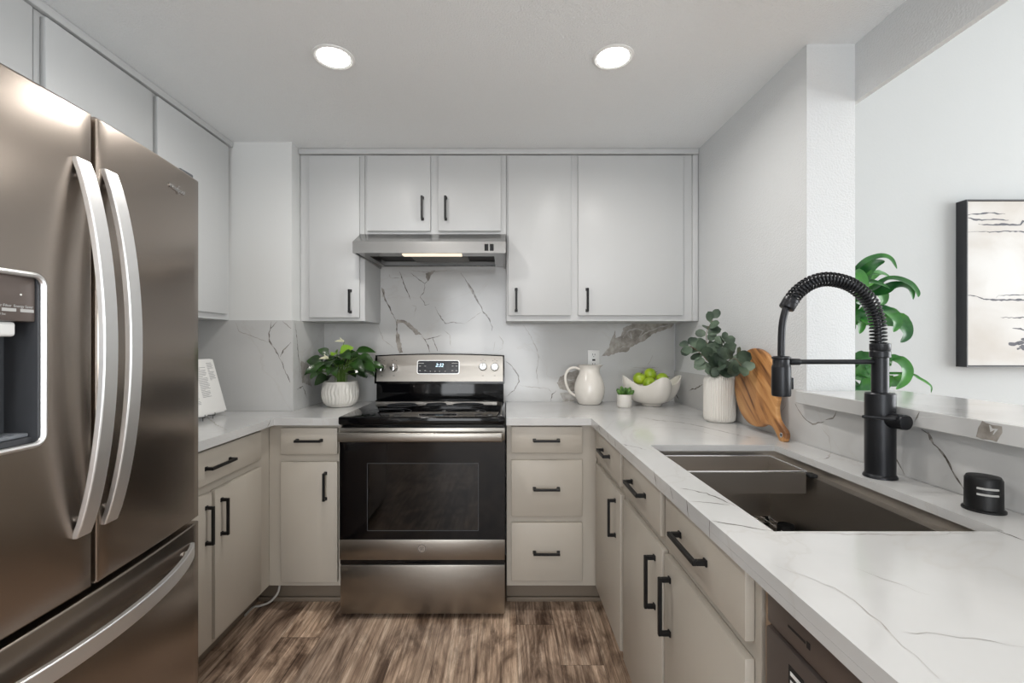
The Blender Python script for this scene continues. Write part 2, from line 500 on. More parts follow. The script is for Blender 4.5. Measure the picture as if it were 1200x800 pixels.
def text_part(name, body, size, mtx, material, parent, extrude=0.0004, shear=0.0, align='CENTER', space=1.0):
    cu = bpy.data.curves.new(name, 'FONT'); cu.body = body; cu.size = size; cu.extrude = extrude
    cu.align_x = align; cu.align_y = 'CENTER'; cu.shear = shear; cu.space_character = space
    t = bpy.data.objects.new(name, cu); COL.objects.link(t)
    dg = bpy.context.evaluated_depsgraph_get()
    me = bpy.data.meshes.new_from_object(t.evaluated_get(dg))
    bpy.data.objects.remove(t); bpy.data.curves.remove(cu)
    me.transform(mtx); me.materials.clear(); me.materials.append(M[material])
    o = bpy.data.objects.new(name, me); COL.objects.link(o); o.parent = parent
    return o


# where a photograph point lies on a plane of the room
def on_y(px, py, Y): return Vector(((px-CX)/F*Y, Y, CAMZ-(py-CY)/F*Y))
def on_z(px, py, Z):
    Y = (CAMZ-Z)*F/(py-CY); return Vector(((px-CX)/F*Y, Y, Z))
def on_x(px, py, X):
    Y = X*F/(px-CX); return Vector((X, Y, CAMZ-(py-CY)/F*Y))

# ------------------------------------------------------------------ room dimensions
CEIL = 2.282
YB = 2.745                 # back wall
XL = -1.715                # left wall
YC, XC = 2.347, -1.087     # boxed corner chase: front face and right face
CT = 0.914                 # worktop height
YP = 1.58                  # end of the right wall (pillar)
XP = 1.20                  # living-room side of the right wall
BAR = 1.095
def wx(y): return 1.014+0.0172*(YB-y)      # kitchen face of the right wall
def sx(y): return wx(y)-0.012              # face of the quartz upstand on it

# ------------------------------------------------------------------ structure
b = MB(); b.box(-3.2, 5.6, -3.3, 2.9, -0.05, 0); struct(b.build('floor', 'floor'))
b = MB(); b.box(XL-0.12, XP, -3.3, YB+0.12, CEIL, CEIL+0.1); struct(b.build('ceiling', 'ceil'))
b = MB(); b.box(XL-0.12, XP, YB, YB+0.12, 0, CEIL); struct(b.build('wall_back', 'wall'))
b = MB(); b.box(XL-0.12, XL, -3.3, YB, 0, CEIL); struct(b.build('wall_left', 'wall'))
b = MB(); b.box(XL, XC, YC, YB, 0, CEIL); struct(b.build('wall_corner', 'wallsmooth'))
b = MB(); b.prism([(wx(YB), YB), (wx(YP), YP), (XP, YP), (XP, YB)], 0, CEIL); struct(b.build('wall_right', 'wall'))
b = MB(); b.prism([(wx(YP), YP), (wx(-0.3), -0.3), (XP, -0.3), (XP, YP)], 0, BAR-0.042); struct(b.build('wall_half', 'wall'))
b = MB(); b.box(XP, XP+0.02, -3.3, 2.5, 2.086, 3.3); struct(b.build('wall_header', 'wall'))
b = MB(); b.box(XP, 5.6, 2.5, 2.62, 0, 3.3); struct(b.build('wall_living', 'living'))
b = MB(); b.box(XP+0.02, 5.6, -3.3, 2.5, 3.3, 3.4); struct(b.build('ceiling_living', 'ceil'))
b = MB()
b.cells([-3.3, -1.7, 2.1, 2.5], [0, 0.4, 2.8, 3.3], lambda u, v: not (-1.7 < u < 2.1 and 0.4 < v < 2.8),
        lambda u, v: (5.5, u, v), lambda u, v: (5.6, u, v)); struct(b.build('wall_living_side', 'living'))
b = MB()
b.cells([XL-0.12, -1.2, 0.7, XP+0.1, 1.9, 4.7, 5.6], [0, 0.02, 0.4, 2.15, 2.4, 2.8, 3.3],
        lambda u, v: not ((-1.2 < u < 0.7 and 0.02 < v < 2.15) or (1.9 < u < 4.7 and 0.4 < v < 2.8)),
        lambda u, v: (u, -3.2, v), lambda u, v: (u, -3.3, v)); struct(b.build('wall_rear', 'wall'))
# trim strips along the top of the upper cabinets
UF = 2.440                 # face frame of the back upper cabinets
LUF = -1.405               # face frame of the left upper cabinets
b = MB(); b.box(XC+0.002, wx(2.42)-0.002, UF-0.022, UF-0.001, CEIL-0.03, CEIL-0.001, bev=0.004)
struct(b.build('trim_1', 'upper'))
b = MB(); b.box(LUF+0.001, LUF+0.022, 0.4, YC-0.002, CEIL-0.03, CEIL-0.001, bev=0.004)
struct(b.build('trim_2', 'upper'))
b = MB(); b.box(wx(2.43)-0.032, wx(2.43)-0.003, UF-0.014, UF-0.001, 1.375, CEIL-0.031, bev=0.003)
struct(b.build('trim_3', 'upper'))

# ------------------------------------------------------------------ handles for doors and drawers
def bar_pull(parent, c, axis, out, L=0.122, drop=0.030):
    """square black bar pull; c = centre on the door face, axis = bar direction, out = outward normal"""
    c, axis, out = Vector(c), Vector(axis).normalized(), Vector(out).normalized()
    side = axis.cross(out)
    R = Matrix((axis, out, side)).transposed().to_4x4(); R.translation = c
    m = MB()
    m.box(-L/2, L/2, drop-0.009, drop, -0.0055, 0.0055, bev=0.0012, seg=1, mtx=R)
    for s in (-1, 1):
        e = s*(L/2-0.0055)
        m.box(e-0.0055, e+0.0055, 0.0, drop-0.0088, -0.0055, 0.0055, bev=0.001, seg=1, mtx=R)
        m.box(e-0.0075, e+0.0075, 0.0, 0.004, -0.0075, 0.0075, bev=0.001, seg=1, mtx=R)
    return m.build('handle', 'black', parent, world=True)


def panel_y(name, parent, x0, x1, yf, z0, z1, t=0.019, m='lower', bev=0.003):
    q = MB(); q.box(x0, x1, yf, yf+t, z0, z1, bev=bev); return q.build(name, m, parent, world=True)


def panel_x(name, parent, xf, y0, y1, z0, z1, t=0.019, m='lower', bev=0.003):
    q = MB(); a, c = sorted((xf, xf+t)); q.box(a, c, y0, y1, z0, z1, bev=bev); return q.build(name, m, parent, world=True)

# ------------------------------------------------------------------ back wall upper cabinets
DT = 0.019
def upper(name_label, x0, x1, z0, doors, ydepth=YB-0.001):
    t = thing('upper_cabinet', name_label, 'cabinet', ((x0+x1)/2, UF, z0))
    q = MB(); q.box(x0+0.0008, x1-0.0008, UF, ydepth, z0, CEIL-0.001, bev=0.0015, seg=1); q.build('cabinet_body', 'upper', t, world=True)
    for (a, c, d0, d1, hx, hz) in doors:
        d = panel_y('door', t, a, c, UF-DT, d0, d1, DT-0.0005, 'upper')
        if hx is not None: bar_pull(d, (hx, UF-DT, hz), (0, 0, 1), (0, -1, 0))
    return t

upper('white upper cabinet with one tall door, left of the range hood, above the leafy plant', XC+0.002, -0.742, 1.375,
      [(-1.031, -0.767, 1.393, 2.243, -0.812, 1.478)])
upper('short white two-door upper cabinet directly above the range hood', -0.742, 0.006, 1.832,
      [(-0.726, -0.393, 1.848, 2.243, -0.434, 1.965), (-0.3525, -0.022, 1.848, 2.243, -0.312, 1.965)])
upper('wide white two-door upper cabinet right of the range hood, reaching the side wall', 0.006, wx(2.44)-0.003, 1.375,
      [(0.016, 0.347, 1.404, 2.243, 0.058, 1.485), (0.383, 0.937, 1.404, 2.243, 0.43, 1.485)], YB-0.001)

# left wall upper cabinets
def upper_left(label, y0, y1, z0, doors):
    t = thing('upper_cabinet', label, 'cabinet', (LUF, (y0+y1)/2, z0))
    q = MB(); q.box(XL+0.001, LUF, y0+0.0008, y1-0.0008, z0, CEIL-0.001, bev=0.0015, seg=1); q.build('cabinet_body', 'upper', t, world=True)
    for (a, c, d0, d1) in doors: panel_x('door', t, LUF+0.0005, a, c, d0, d1, DT, 'upper')
    return t

upper_left('white wall cabinet between the refrigerator top and the boxed corner, above the propped book', 1.825, YC-0.001, 1.375,
           [(1.838, 2.305, 1.403, 2.243)])
upper_left('white cabinet directly above the refrigerator, farther of the two over it', 1.372, 1.824, 1.84, [(1.39, 1.808, 1.86, 2.243)])
upper_left('white cabinet above the refrigerator at the top left edge of the photo', 0.5, 1.371, 1.84, [(0.94, 1.352, 1.86, 2.243), (0.52, 0.92, 1.86, 2.243)])

# ------------------------------------------------------------------ base cabinets
YF = 2.155       # face frame of the back base cabinets
YD = YF-DT       # door face
XLF = -1.104     # face frame of left run
XRF = 0.431      # face frame of right run
TOP = CT-0.021
TK = 0.125       # underside of the base cabinets
D0, D1, R0, R1 = 0.150, 0.712, 0.747, 0.871

def base_back(label, x0, x1, fronts, tx0=None, tx1=None):
    t = thing('base_cabinet', label, 'cabinet', ((x0+x1)/2, YF, 0))
    q = MB(); q.box(x0+0.0008, x1-0.0008, YF, YB-0.002, TK, TOP, bev=0.0012, seg=1); q.build('cabinet_body', 'lower', t, world=True)
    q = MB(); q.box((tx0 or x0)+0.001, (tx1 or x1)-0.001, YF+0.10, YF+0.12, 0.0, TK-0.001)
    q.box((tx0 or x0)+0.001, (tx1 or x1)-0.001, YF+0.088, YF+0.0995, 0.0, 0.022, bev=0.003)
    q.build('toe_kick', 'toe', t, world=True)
    for (kind, a, c, z0, z1, hc, ax) in fronts:
        d = panel_y(kind, t, a, c, YD, z0, z1, DT-0.0005)
        if kind == 'drawer_front': q = None
        bar_pull(d, (hc[0], YD, hc[1]), ax, (0, -1, 0), L=0.122 if ax[0] else 0.128)
    return t

base_back('greige base cabinet between the left corner and the range, one drawer over one door', XLF+0.001, -0.763,
          [('drawer', -1.041, -0.778, R0-0.004, R1-0.006, (-0.907, 0.808), (1, 0, 0)),
           ('door', -1.041, -0.778, D0, D1-0.004, (-0.832, 0.597), (0, 0, 1))], XLF-0.099, -0.763)
base_back('greige base cabinet with a stack of three drawers, right of the range', 0.006, XRF-0.001,
          [('drawer', 0.028, 0.358, 0.749, R1, (0.191, 0.809), (1, 0, 0)),
           ('drawer', 0.028, 0.358, 0.456, 0.716, (0.191, 0.585), (1, 0, 0)),
           ('drawer', 0.028, 0.358, 0.156, 0.425, (0.191, 0.290), (1, 0, 0))], 0.006, XRF+0.05)

# left run
t = thing('base_cabinet', 'greige base cabinet along the left wall next to the refrigerator, one drawer over two doors', 'cabinet', (XLF, 1.76, 0))
q = MB(); q.box(XL+0.002, XLF, 1.476, YF+0.0, TK, TOP, bev=0.0012, seg=1)
q.box(XLF-0.02, XLF, YF+0.0, YF+0.02, TK, TOP, bev=0.001, seg=1); q.build('cabinet_body', 'lower', t, world=True)
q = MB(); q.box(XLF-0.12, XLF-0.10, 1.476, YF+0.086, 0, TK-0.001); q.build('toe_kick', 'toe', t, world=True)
d = panel_x('drawer', t, XLF+0.0005, 1.482, 2.052, R0-0.004, R1-0.004); bar_pull(d, (XLF+DT, 1.742, 0.802), (0, 1, 0), (1, 0, 0), L=0.155)
d = panel_x('door', t, XLF+0.0005, 1.482, 1.706, D0, D1-0.004); bar_pull(d, (XLF+DT, 1.672, 0.595), (0, 0, 1), (1, 0, 0), L=0.14)
d = panel_x('door', t, XLF+0.0005, 1.724, 2.052, D0, D1-0.004); bar_pull(d, (XLF+DT, 1.762, 0.595), (0, 0, 1), (1, 0, 0), L=0.14)

# right run: corner cabinet
t = thing('base_cabinet', 'greige base cabinet in the right corner, one drawer over one door, beside the sink base', 'cabinet', (XRF, 1.9, 0))
q = MB(); q.box(XRF, 0.985, 1.640, YF-0.001, TK, TOP, bev=0.0012, seg=1); q.build('cabinet_body', 'lower', t, world=True)
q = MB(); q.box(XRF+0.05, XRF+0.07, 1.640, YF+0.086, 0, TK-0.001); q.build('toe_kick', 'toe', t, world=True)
XD = XRF-DT
d = panel_x('drawer', t, XRF-0.0005, 1.655, 2.098, R0-0.006, R1, -(DT-0.001)); bar_pull(d, (XD, 1.875, 0.810), (0, 1, 0), (-1, 0, 0), L=0.128)
d = panel_x('door', t, XRF-0.0005, 1.655, 2.098, D0, D1, -(DT-0.001)); bar_pull(d, (XD, 1.722, 0.605), (0, 0, 1), (-1, 0, 0), L=0.14)
# sink base: open box
t = thing('base_cabinet', 'greige sink base cabinet below the sink, two drawers over two doors', 'cabinet', (XRF, 1.2, 0))
q = MB()
q.cells([0.775, 0.80, 1.19, 1.215, 1.615, 1.639], [TK, 0.15, 0.71, 0.75, 0.87, TOP],
        lambda u, v: not (((0.80 < u < 1.19) or (1.215 < u < 1.615)) and (0.15 < v < 0.71 or 0.75 < v < 0.87)),
        lambda u, v: (XRF, u, v), lambda u, v: (XRF+0.02, u, v))
q.box(XRF+0.0205, 0.985, 0.775, 0.790, TK, TOP); q.box(XRF+0.0205, 0.985, 1.626, 1.639, TK, TOP)
q.box(XRF+0.0205, 0.985, 0.791, 1.625, TK, TK+0.016); q.build('cabinet_body', 'lower', t, world=True)
q = MB(); q.box(XRF+0.05, XRF+0.07, 0.775, 1.639, 0, TK-0.001); q.build('toe_kick', 'toe', t, world=True)
d = panel_x('drawer', t, XRF-0.0005, 1.226, 1.612, R0-0.006, R1, -(DT-0.001)); bar_pull(d, (XD, 1.425, 0.808), (0, 1, 0), (-1, 0, 0), L=0.15)
d = panel_x('drawer', t, XRF-0.0005, 0.793, 1.187, R0-0.006, R1, -(DT-0.001)); bar_pull(d, (XD, 1.015, 0.806), (0, 1, 0), (-1, 0, 0), L=0.15)
d = panel_x('door', t, XRF-0.0005, 1.212, 1.612, D0, D1, -(DT-0.001)); bar_pull(d, (XD, 1.268, 0.600), (0, 0, 1), (-1, 0, 0), L=0.145)
d = panel_x('door', t, XRF-0.0005, 0.793, 1.194, D0, D1, -(DT-0.001)); bar_pull(d, (XD, 1.152, 0.598), (0, 0, 1), (-1, 0, 0), L=0.145)

# dishwasher
t = thing('dishwasher', 'dark grey dishwasher under the quartz counter at the bottom edge, next to the sink cabinet', 'dishwasher', (0.44, 0.45, 0))
q = MB(); q.box(0.455, 0.98, 0.157, 0.755, 0.10, 0.872); q.build('dishwasher_body', 'cavity', t, world=True)
q = MB(); q.box(0.436, 0.4545, 0.757, 0.771, 0.02, 0.872); q.build('side_trim', 'dwedge', t, world=True)
q = MB(); q.box(0.425, 0.4545, 0.158, 0.752, 0.12, 0.798, bev=0.004); d = q.build('door', 'dw', t, world=True)
q = MB(); q.box(0.427, 0.4545, 0.158, 0.752, 0.803, 0.872, bev=0.004); q.build('control_panel', 'dw', t, world=True)
q = MB(); q.box(0.4242, 0.4249, 0.655, 0.690, 0.715, 0.775); k = q.build('sticker', 'slot', d, world=True); k['label'] = 'black sticker with white print'
q = MB()
for zz in (0.765, 0.752, 0.739): q.box(0.4236, 0.4241, 0.660, 0.685, zz-0.003, zz+0.003)
q.build('sticker_print', 'plastic', d, world=True)
q = MB(); q.box(0.4262, 0.4269, 0.655, 0.695, 0.828, 0.831); q.box(0.4262, 0.4269, 0.645, 0.652, 0.825, 0.834); q.build('panel_marking', 'slot', t, world=True)
q = MB(); q.box(0.50, 0.52, 0.157, 0.755, 0.0, 0.099); q.build('toe_kick', 'cavity', t, world=True)
t = thing('end_panel', 'greige end panel closing the counter run beyond the dishwasher', 'panel', (0.7, 0.14, 0))
q = MB(); q.box(XRF, 0.99, 0.12, 0.148, 0.0, TOP, bev=0.001, seg=1); q.build('panel', 'lower', t, world=True)

# ------------------------------------------------------------------ worktops
XE = 0.395       # front edge of the right run
SX0, SX1, SY0, SY1 = 0.488, 0.907, 0.837, 1.551
q = MB()
xs = [0.005, XE, SX0, SX1, 1.0]; ys = [0.02, SY0, SY1, 2.12, YB-0.0125]
XR = lambda x, y: (sx(y)-0.0006+0.012-0.0125 if x > 0.99 else x)
q.cells(xs, ys, lambda u, v: (u > XE or v > 2.12) and not (SX0 < u < SX1 and SY0 < v < SY1),
        lambda u, v: (XR(u, v), v, CT), lambda u, v: (XR(u, v), v, CT-0.02))
# dropped front edge
q.box(XE, XE+0.018, 0.02, 2.12, CT-0.034, CT-0.0202); q.box(0.005, XE+0.018, 2.12, 2.138, CT-0.034, CT-0.0202)
UP = (0, 0, 1)
def cv(o, s, pts, w=0.0025, mi=1, seed=1, jit=0.003):
    q.ribbon([on_z(o[0]+x/s, o[1]+y/s, CT) for x, y in pts], w, UP, seed, mi, jit)
A = ((740, 500), 2.609)
cv(*A, [(150, 188), (230, 203), (320, 243)], 0.0028, seed=2)
cv(*A, [(165, 226), (240, 232), (300, 240)], 0.002, seed=3)
cv(*A, [(245, 287), (340, 303), (430, 318)], 0.0026, seed=4)
cv(*A, [(470, 330), (520, 324), (700, 329), (900, 331), (1060, 322)], 0.002, 3, seed=5)
cv(*A, [(1118, 318), (1160, 332), (1200, 348)], 0.003, seed=6)
cv(*A, [(430, 420), (560, 468), (620, 492), (680, 530), (760, 595), (800, 640), (870, 700), (940, 770)], 0.0011, 3, seed=7)
cv(*A, [(830, 628), (950, 635), (1100, 655), (1200, 674)], 0.0010, 3, seed=8)
cv(*A, [(680, 430), (800, 475), (910, 515)], 0.0009, 3, seed=9)
cv(*A, [(610, 78), (600, 95), (585, 100)], 0.004, 3, seed=10)
B4 = ((640, 360), 4.0)
cv(*B4, [(440, 515), (520, 530), (620, 538), (740, 560), (860, 590), (960, 612)], 0.0030, seed=11)
cv(*B4, [(450, 560), (560, 563), (700, 573), (830, 612)], 0.0022, 3, seed=12)
cv(*B4, [(210, 478), (330, 488), (400, 492)], 0.003, 3, seed=13)
cv(*B4, [(520, 500), (650, 520), (745, 530)], 0.003, 3, seed=14)
cv(*B4, [(350, 640), (420, 655), (470, 668)], 0.0025, seed=15)
for i, (x0, y0, x1, y1) in enumerate([(68, 128, 76, 178), (118, 182, 128, 222), (168, 222, 176, 276), (240, 286, 240, 338)]):
    q.ribbon([on_x(740+x0/2.609, 500+y0/2.609, XE), on_x(740+x1/2.609, 500+y1/2.609, XE)], 0.003, (-1, 0, 0), 40+i, 1)
for i, (y0, y1) in enumerate([(1.95, 1.9), (1.78, 1.75), (1.66, 1.65)]):
    q.ribbon([(XE, y0, CT-0.001), (XE, y1, CT-0.033)], 0.003, (-1, 0, 0), 50+i, 1)
w1 = q.build('worktop', ['quartz', 'vein', 'veinpatch', 'veinsoft'])
tag(w1, 'L-shaped white quartz worktop with grey veins around the sink, right of the range', 'countertop')

q = MB()
xs = [XL+0.0125, XC+0.012, -1.064, -0.759]; ys = [1.472, 2.12, YC-0.012, YB-0.0125]
q.cells(xs, ys, lambda u, v: (u < -1.064 and v < YC-0.012) or (u > XC and v > 2.12),
        lambda u, v: (u, v, CT), lambda u, v: (u, v, CT-0.02))
q.box(-1.082, -1.064, 1.472, 2.12, CT-0.034, CT-0.0202); q.box(-1.082, -0.759, 2.12, 2.138, CT-0.034, CT-0.0202)
C5 = ((220, 360), 5.0)
cv(*C5, [(75, 635), (120, 648), (170, 690), (230, 718)], 0.0045, 3, seed=21)
cv(*C5, [(120, 625), (200, 632), (245, 640)], 0.0035, 3, seed=22)
q.ribbon([(-1.064, 2.09, CT-0.002), (-1.064, 2.06, CT-0.03)], 0.004, (1, 0, 0), 23, 1)
w2 = q.build('worktop', ['quartz', 'vein', 'veinpatch', 'veinsoft'])
tag(w2, 'L-shaped white quartz worktop left of the range, under the book and the leafy plant', 'countertop')

# raised bar top
q = MB(); q.box(0.995, 1.35, -0.35, YP-0.001, BAR-0.042, BAR, bev=0.0015, seg=1)
E5 = ((960, 400), 5.0)
def xv(o, s, pts, X, n, w=0.003, mi=1, seed=1): q.ribbon([on_x(o[0]+x/s, o[1]+y/s, X) for x, y in pts], w, n, seed, mi)
q.patch([on_x(960+x/5, 400+y/5, 0.995) for x, y in [(922, 562), (935, 500), (958, 474), (1075, 492), (1068, 535), (1045, 582)]], (-1, 0, 0), 2, 3)
xv(*E5, [(588, 412), (575, 440), (560, 470)], 0.995, (-1, 0, 0), 0.003, 1, 5)
xv(*E5, [(1000, 490), (1010, 520), (1040, 515), (1020, 545)], 0.9945, (-1, 0, 0), 0.006, 0, 6)
q.ribbon([on_z(1050, 487, BAR), on_z(1120, 490, BAR), on_z(1200, 497, BAR)], 0.002, UP, 7, 3)
q.ribbon([on_z(1040, 470, BAR), on_z(1110, 478, BAR), on_z(1180, 486, BAR)], 0.002, UP, 8, 3)
bt = q.build('bar_top', ['quartz', 'vein', 'veinpatch', 'veinsoft'])
tag(bt, 'raised white quartz bar top on the half wall behind the faucet', 'countertop')

# ------------------------------------------------------------------ backsplashes
YS = YB-0.012
q = MB()
q.cells([XC+0.0125, -0.742, 0.006, sx(YS)-0.0005], [0.914+0.0005, 1.3745, 1.70, 1.8315],
        lambda u, v: v < 1.3745 or (-0.742 < u < 0.006),
        lambda u, v: (u, YS, v), lambda u, v: (u, YB-0.0005, v))
NB = (0, -1, 0)
def bv(o, s, pts, w=0.004, mi=1, seed=1): q.ribbon([on_y(o[0]+x/s, o[1]+y/s, YS) for x, y in pts], w, NB, seed, mi)
def bp(o, s, pts, mi=2, seed=1, lift=0.0003, jit=0.003): q.patch([on_y(o[0]+x/s, o[1]+y/s, YS) for x, y in pts], NB, mi, seed, jit, lift)
H = ((410, 310), 6.316)
bv(*H, [(240, 180), (258, 250), (300, 330), (340, 415)], 0.006, seed=1)
bp(*H, [(232, 170), (252, 185), (262, 250), (245, 235)], 2, 31)
bv(*H, [(340, 415), (348, 460), (352, 510)], 0.006, seed=2)
bp(*H, [(345, 500), (365, 512), (378, 575), (392, 655), (362, 655), (338, 560)], 2, 32)
bp(*H, [(345, 405), (400, 408), (440, 430), (500, 485), (530, 520), (485, 518), (440, 470), (395, 430), (345, 435)], 2, 33)
bv(*H, [(528, 520), (555, 555), (580, 600), (590, 650)], 0.004, seed=3)
bv(*H, [(555, 552), (615, 540), (680, 520)], 0.004, seed=4)
bv(*H, [(610, 540), (630, 590), (648, 640)], 0.004, seed=5)
bv(*H, [(365, 50), (395, 120), (410, 170), (430, 210), (450, 260)], 0.0045, seed=6)
bv(*H, [(450, 60), (500, 100), (555, 140), (580, 110)], 0.004, seed=7)
bp(*H, [(560, 62), (640, 40), (605, 72), (582, 125), (562, 95)], 2, 34)
bv(*H, [(555, 140), (550, 200), (520, 240), (545, 270), (555, 300), (590, 290)], 0.0035, seed=8)
bv(*H, [(630, 310), (660, 370), (705, 435), (770, 425), (850, 437)], 0.0042, seed=9)
bv(*H, [(850, 437), (910, 395), (975, 350)], 0.003, 3, seed=10)
bv(*H, [(820, 60), (860, 120), (905, 180), (935, 250), (965, 300), (990, 355), (1030, 400), (1055, 460), (1050, 490)], 0.006, seed=11)
bp(*H, [(868, 130), (895, 160), (930, 215), (940, 262), (915, 225), (880, 170)], 2, 35)
bv(*H, [(1100, 520), (1135, 570), (1130, 620), (1095, 640)], 0.003, 3, seed=12)
bv(*H, [(1075, 570), (1060, 640)], 0.003, 3, seed=13)
bv(*H, [(290, 70), (300, 98), (370, 100)], 0.003, 3, seed=14)
bv(*H, [(210, 460), (250, 560), (330, 620)], 0.003, 3, seed=15)
bv(*H, [(690, 480), (740, 520), (745, 600)], 0.004, 3, seed=16)
bv(*H, [(460, 300), (490, 310), (480, 350), (470, 390)], 0.003, 3, seed=17)
bv(*H, [(430, 40), (560, 55), (700, 48), (800, 40)], 0.003, 3, seed=18)
K = ((590, 370), 5.714)
bp(*K, [(655, 268), (705, 212), (722, 150), (748, 98), (752, 148), (785, 140), (805, 80), (850, 60), (900, 38), (1150, 36), (1130, 75), (1060, 100),
        (1000, 120), (950, 165), (900, 185), (850, 210), (830, 240), (770, 245), (700, 268)], 2, 36)
bv(*K, [(890, 165), (950, 115), (1050, 72), (1135, 58)], 0.006, 3, seed=19)
bv(*K, [(800, 150), (835, 100), (890, 85), (935, 100), (905, 150)], 0.007, 3, seed=20)
bv(*K, [(830, 130), (860, 150), (850, 110)], 0.006, 3, seed=21)
bv(*K, [(760, 235), (800, 205), (840, 205)], 0.005, 3, seed=22)
bv(*K, [(740, 190), (770, 165), (775, 200)], 0.004, 3, seed=221)
bv(*K, [(15, 305), (60, 340), (100, 400), (105, 440), (70, 500), (20, 540)], 0.005, seed=23)
bv(*K, [(130, 60), (180, 130), (225, 230), (235, 290), (220, 370), (235, 470)], 0.0035, 3, seed=24)
bv(*K, [(110, 465), (160, 475), (235, 480), (300, 485), (320, 510)], 0.003, 3, seed=25)
bv(*K, [(318, 572), (325, 525), (355, 500)], 0.004, seed=26)
bp(*K, [(360, 450), (380, 408), (440, 378), (500, 362), (540, 420), (530, 500), (440, 505), (380, 490)], 2, 37)
bv(*K, [(365, 445), (410, 425), (480, 430)], 0.005, 3, seed=27)
bp(*K, [(380, 515), (480, 512), (540, 570), (400, 572)], 3, 38)
bv(*K, [(850, 340), (950, 350), (1040, 345)], 0.003, 3, seed=28)
bv(*K, [(1000, 260), (985, 300), (960, 330)], 0.003, 3, seed=29)
bs = q.build('backsplash', ['quartz', 'vein', 'veinpatch', 'veinsoft'])
tag(bs, 'veined white quartz backsplash on the back wall behind range, pitcher and bowl', 'backsplash')

q = MB(); q.box(XL+0.0125, XC+0.0115, YC-0.0115, YC-0.0005, CT+0.0005, 1.3745)
q.box(XC+0.0005, XC+0.0115, YC-0.0005, YB-0.0005, CT+0.0005, 1.3745)
yc = YC-0.0115
def gv(pts, w=0.004, mi=1, seed=1): q.ribbon([on_y(220+x/5, 360+y/5, yc) for x, y in pts], w, NB, seed, mi)
gv([(490, 82), (487, 115), (475, 150), (480, 200), (530, 275), (545, 310)], 0.005, 1, 1)
gv([(545, 310), (570, 370), (600, 440)], 0.0035, 1, 2)
gv([(525, 82), (500, 110), (487, 125)], 0.003, 1, 3)
gv([(555, 82), (580, 100), (607, 125)], 0.004, 1, 4)
gv([(605, 205), (560, 250), (540, 290)], 0.004, 1, 5)
gv([(278, 85), (300, 140), (380, 170), (470, 205)], 0.003, 3, 6)
xc = XC+0.0115
q.ribbon([(xc, 2.36, 1.36), (xc, 2.38, 1.28), (xc, 2.40, 1.18), (xc, 2.42, 1.10)], 0.005, (1, 0, 0), 7, 1)
q.ribbon([(xc, 2.38, 1.02), (xc, 2.45, 1.03), (xc, 2.5, 0.96)], 0.005, (1, 0, 0), 8, 1)
q.patch([(xc, 2.42, 1.17), (xc, 2.52, 1.14), (xc, 2.56, 1.02), (xc, 2.44, 1.05)], (1, 0, 0), 3, 9)
bs = q.build('backsplash', ['quartz', 'vein', 'veinpatch', 'veinsoft'])
tag(bs, 'white quartz cladding with a forked grey vein on the boxed left corner', 'backsplash')

q = MB(); q.box(XL+0.0005, XL+0.012, 1.472, YC-0.0125, CT+0.0005, 1.3745)
q.ribbon([(XL+0.012, 1.6, 1.3), (XL+0.012, 1.8, 1.2), (XL+0.012, 2.0, 1.22), (XL+0.012, 2.2, 1.05)], 0.004, (1, 0, 0), 9, 1)
bs = q.build('backsplash', ['quartz', 'vein'])
tag(bs, 'plain white quartz backsplash on the left wall behind the propped book', 'backsplash')

q = MB()
ya, yb = YB-0.0125, 0.02
q.prism([(sx(ya), ya), (sx(YP), YP), (sx(yb), yb), (wx(yb)-0.0005, yb), (wx(YP)-0.0005, YP), (wx(ya)-0.0005, ya)], CT+0.0005, BAR-0.0425)
q.prism([(sx(ya), ya), (sx(YP+0.001), YP+0.001), (wx(YP+0.001)-0.0005, YP+0.001), (wx(ya)-0.0005, ya)], BAR-0.0425, BAR)
NX = (-1, 0, 0); XS = sx(1.1)
def rv(o, s, pts, w=0.003, mi=1, seed=1):
    P = []
    for x, y in pts:
        px, py = o[0]+x/s, o[1]+y/s
        p = on_x(px, py, 1.02)
        for _ in range(4): p = on_x(px, py, sx(p.y))
        P.append(p)
    q.ribbon(P, w, NX, seed, mi, lift=0.0006)
rv(*E5, [(600, 515), (640, 540), (670, 600), (720, 650), (765, 720), (800, 790), (840, 850), (868, 905)], 0.0045, 1, 1)
rv(*E5, [(640, 530), (655, 570), (672, 602)], 0.006, 1, 2)
rv(*E5, [(445, 665), (470, 720), (505, 785)], 0.003, 1, 3)
G8 = ((860, 400), 8.0)
rv(*G8, [(575, 580), (640, 690), (700, 750), (740, 775), (820, 760), (850, 750)], 0.0035, 1, 4)
rv(*G8, [(860, 735), (930, 720), (950, 690), (965, 650)], 0.003, 1, 5)
rv(*G8, [(490, 530), (485, 600), (430, 680)], 0.0025, 3, 6)
rv((750, 420), 10.0, [(575, 375), (610, 355), (640, 358), (735, 300)], 0.006, 1, 7)
rv((750, 420), 10.0, [(380, 160), (385, 200), (420, 420), (460, 480)], 0.008, 1, 8)
rv(*E5, [(10, 500), (60, 560), (70, 640)], 0.0025, 3, 9)
bs = q.build('backsplash', ['quartz', 'vein', 'veinpatch', 'veinsoft'])
tag(bs, 'low veined quartz upstand running along the right wall and half wall behind the sink', 'backsplash')

